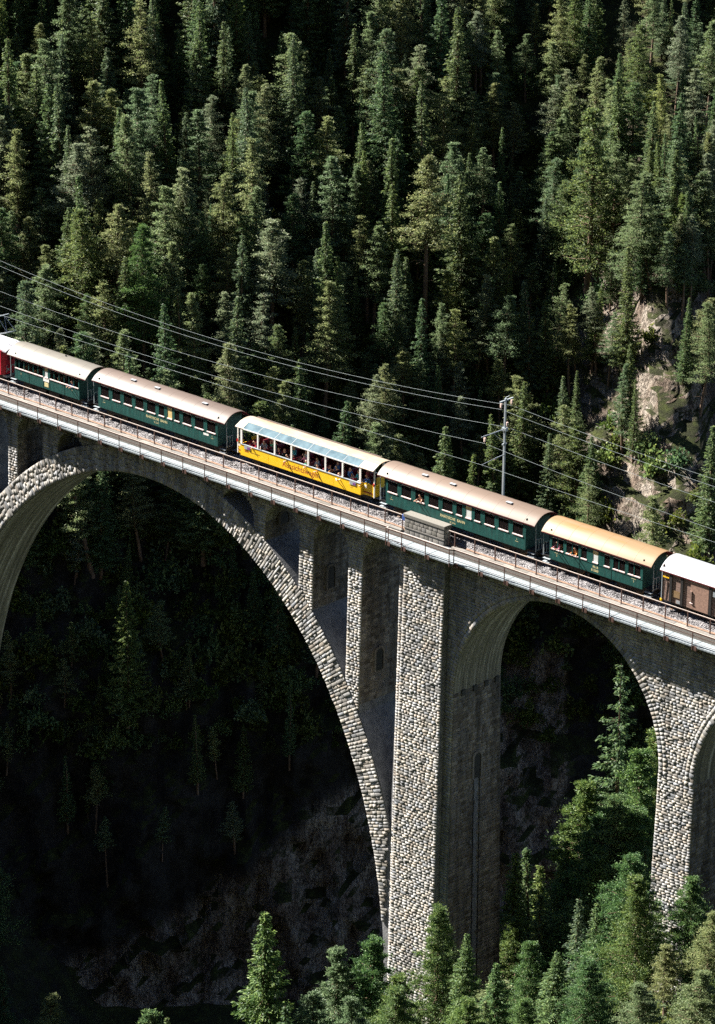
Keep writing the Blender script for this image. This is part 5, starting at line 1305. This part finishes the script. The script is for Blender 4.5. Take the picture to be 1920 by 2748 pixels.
def place(c):
    x, y = px_of((c[0], c[1], c[2] + c[3])); tr = 1020 + 0.36 * x      # train line below which trees stand in the gorge
    if y > tr + 60: return ('in the dark under the main arch' if x < 1060 else 'in the dark under the right arch'), x
    col = [(260, 'the front coach'), (640, 'the brown roofed coach'), (1030, 'the yellow carriage'), (1340, 'the pinkish roofed coach'), (1520, 'the mast'), (1790, 'the ochre roofed coach'), (9999, 'the goods van')]
    nm = [b_ for a, b_ in col if x < a][0]; d = tr - y
    row = [(260, 'just above'), (430, 'low above'), (620, 'midway up above'), (820, 'high above'), (9999, 'at the top above')]
    return [b_ for a, b_ in row if d < a][0] + ' ' + nm, x
lab_of = {}; grp = {}
for i, c in enumerate(cand[:N1]):
    pl_, x = place(c); grp.setdefault((c[4], pl_), []).append((x, i))
for (k, pl_), l in grp.items():
    for q, (x, i) in enumerate(sorted(l)):
        a = ('small ' if cand[i][3] < 11 else 'tall ' if cand[i][3] > 16 else '') + ('green pine' if k == 'p' else 'narrow spruce')
        lab_of[i] = a + ', ' + (ordinal(q + 1) + (' pine' if k == 'p' else ' spruce') + ' from left ' if len(l) > 1 else 'the only one ') + pl_
rest = []
for i, c in enumerate(cand):
    vi = IDX[c[4]][int(fr.integers(len(IDX[c[4]])))]; wd = fr.uniform(1.0, 1.5) * (1.0 if c[4] == 'p' else 0.9)
    if i < N1: tree(vi, (c[0], c[1], c[2] - 0.4), c[3], lab_of[i], 'pines on the mountainside' if c[4] == 'p' else 'spruces on the mountainside', wd, (fr.normal(0, 0.04), fr.normal(0, 0.04)), fr.uniform(0, 6.28))
    else: rest.append((c, vi, wd))
print('forest', len(cand), 'rest', len(rest))
def scatter(name, pts, sources, label):
    """one object whose geometry nodes place the given source meshes on points: pts = (loc, rotz, (sx,sy,sz), source index)"""
    me = bpy.data.meshes.new(name); me.from_pydata([p[0] for p in pts], [], [])
    for an, ty, key, vals in (('rot', 'FLOAT_VECTOR', 'vector', [(0, 0, p[1]) for p in pts]), ('scl', 'FLOAT_VECTOR', 'vector', [p[2] for p in pts]), ('idx', 'INT', 'value', [p[3] for p in pts])):
        at = me.attributes.new(an, ty, 'POINT'); at.data.foreach_set(key, np.array(vals).ravel())
    o = link(name, me); ng = bpy.data.node_groups.new(name, 'GeometryNodeTree')
    ng.interface.new_socket('Geometry', in_out='INPUT', socket_type='NodeSocketGeometry'); ng.interface.new_socket('Geometry', in_out='OUTPUT', socket_type='NodeSocketGeometry')
    gi, go = ng.nodes.new('NodeGroupInput'), ng.nodes.new('NodeGroupOutput')
    def attr(n, ty): a = ng.nodes.new('GeometryNodeInputNamedAttribute'); a.data_type = ty; a.inputs[0].default_value = n; return [q for q in a.outputs if q.enabled][0]
    jout = ng.nodes.new('GeometryNodeJoinGeometry')
    for k, srcs in enumerate(sources):
        cmp_ = ng.nodes.new('FunctionNodeCompare'); cmp_.data_type = 'INT'; cmp_.operation = 'EQUAL'
        ii = [q for q in cmp_.inputs if q.enabled]; ng.links.new(attr('idx', 'INT'), ii[0]); ii[1].default_value = k
        for so in srcs:
            oi = ng.nodes.new('GeometryNodeObjectInfo'); oi.transform_space = 'ORIGINAL'; oi.inputs[0].default_value = so
            if 'As Instance' in oi.inputs: oi.inputs['As Instance'].default_value = False
            ip = ng.nodes.new('GeometryNodeInstanceOnPoints')
            ng.links.new(gi.outputs[0], ip.inputs['Points']); ng.links.new(oi.outputs['Geometry'], ip.inputs['Instance']); ng.links.new(cmp_.outputs[0], ip.inputs['Selection'])
            ng.links.new(attr('rot', 'FLOAT_VECTOR'), ip.inputs['Rotation']); ng.links.new(attr('scl', 'FLOAT_VECTOR'), ip.inputs['Scale']); ng.links.new(ip.outputs[0], jout.inputs[0])
    ng.links.new(jout.outputs[0], go.inputs[0]); o.modifiers.new('scatter', 'NODES').node_group = ng
    return tag(o, label, kind='stuff')
keys = sorted(FIRST)
pts = []
for c, vi, wd in rest:
    if vi not in FIRST: vi = [k for k in keys if VAR[k][0] == VAR[vi][0]][0]
    s = c[3] / HN[VAR[vi][0]]; pts.append(((c[0], c[1], c[2] - 0.4), fr.uniform(0, 6.28), (s * wd, s * wd, s), keys.index(vi)))
scatter('forest', pts, [FIRST[k] for k in keys], 'rest of the pine and spruce forest higher up the mountainside')
# undergrowth shrubs on ground and hillside
def shrub(seed):
    r = np.random.default_rng(seed); m = 420; d = r.normal(size=(m, 3)); d[:, 2] = abs(d[:, 2]); d /= np.linalg.norm(d, axis=1, keepdims=True)
    p = d * (r.random(m) ** 0.4 * (1 + 0.4 * np.sin(d[:, 0] * 6 + seed)))[:, None] * (0.9, 0.9, 0.85)
    return leaf_tris(p, d + r.normal(0, 0.6, (m, 3)), r.uniform(0.14, 0.30, m), r.uniform(0.09, 0.18, m), r)
pts = []
for i in range(2600):
    u, s = fr.uniform(-62, 56), fr.uniform(_pl[4] - 6, _pl[6] + 55)
    x, y, z = [float(q) for q in hill(u, s)]
    if rock_mask(u, z) > 0.4 and fr.random() < 0.8: continue
    k = fr.uniform(0.6, 2.3); pts.append(((x, y, z), fr.uniform(0, 6.28), (k, k, k * 1.2), i % 2))
for i in range(1500):
    x, y = fr.uniform(20, 100), fr.uniform(-45, 28)
    if -1.5 < y < 8 and (42 < x < 50.5 or 68 < x < 73.5): continue
    k = fr.uniform(0.5, 1.4); pts.append(((x, y, float(ground_z(x, y))), fr.uniform(0, 6.28), (k, k, k), i % 2))
ug = link('undergrowth', np_mesh('undergrowth', *shrub(1), 'shrub_leaves'), None, (56, -12, float(ground_z(56, -12)))); tag(ug, 'low green undergrowth among the pier side trees', kind='stuff')
ug2 = link('undergrowth', np_mesh('undergrowth', *shrub(2), 'spruce_needles'), None, (62, -12, float(ground_z(62, -12)))); tag(ug2, 'low dark undergrowth among the pier side trees', kind='stuff')
scatter('shrubs', pts, [(ug,), (ug2,)], 'low shrubs scattered over the mountainside and slopes')
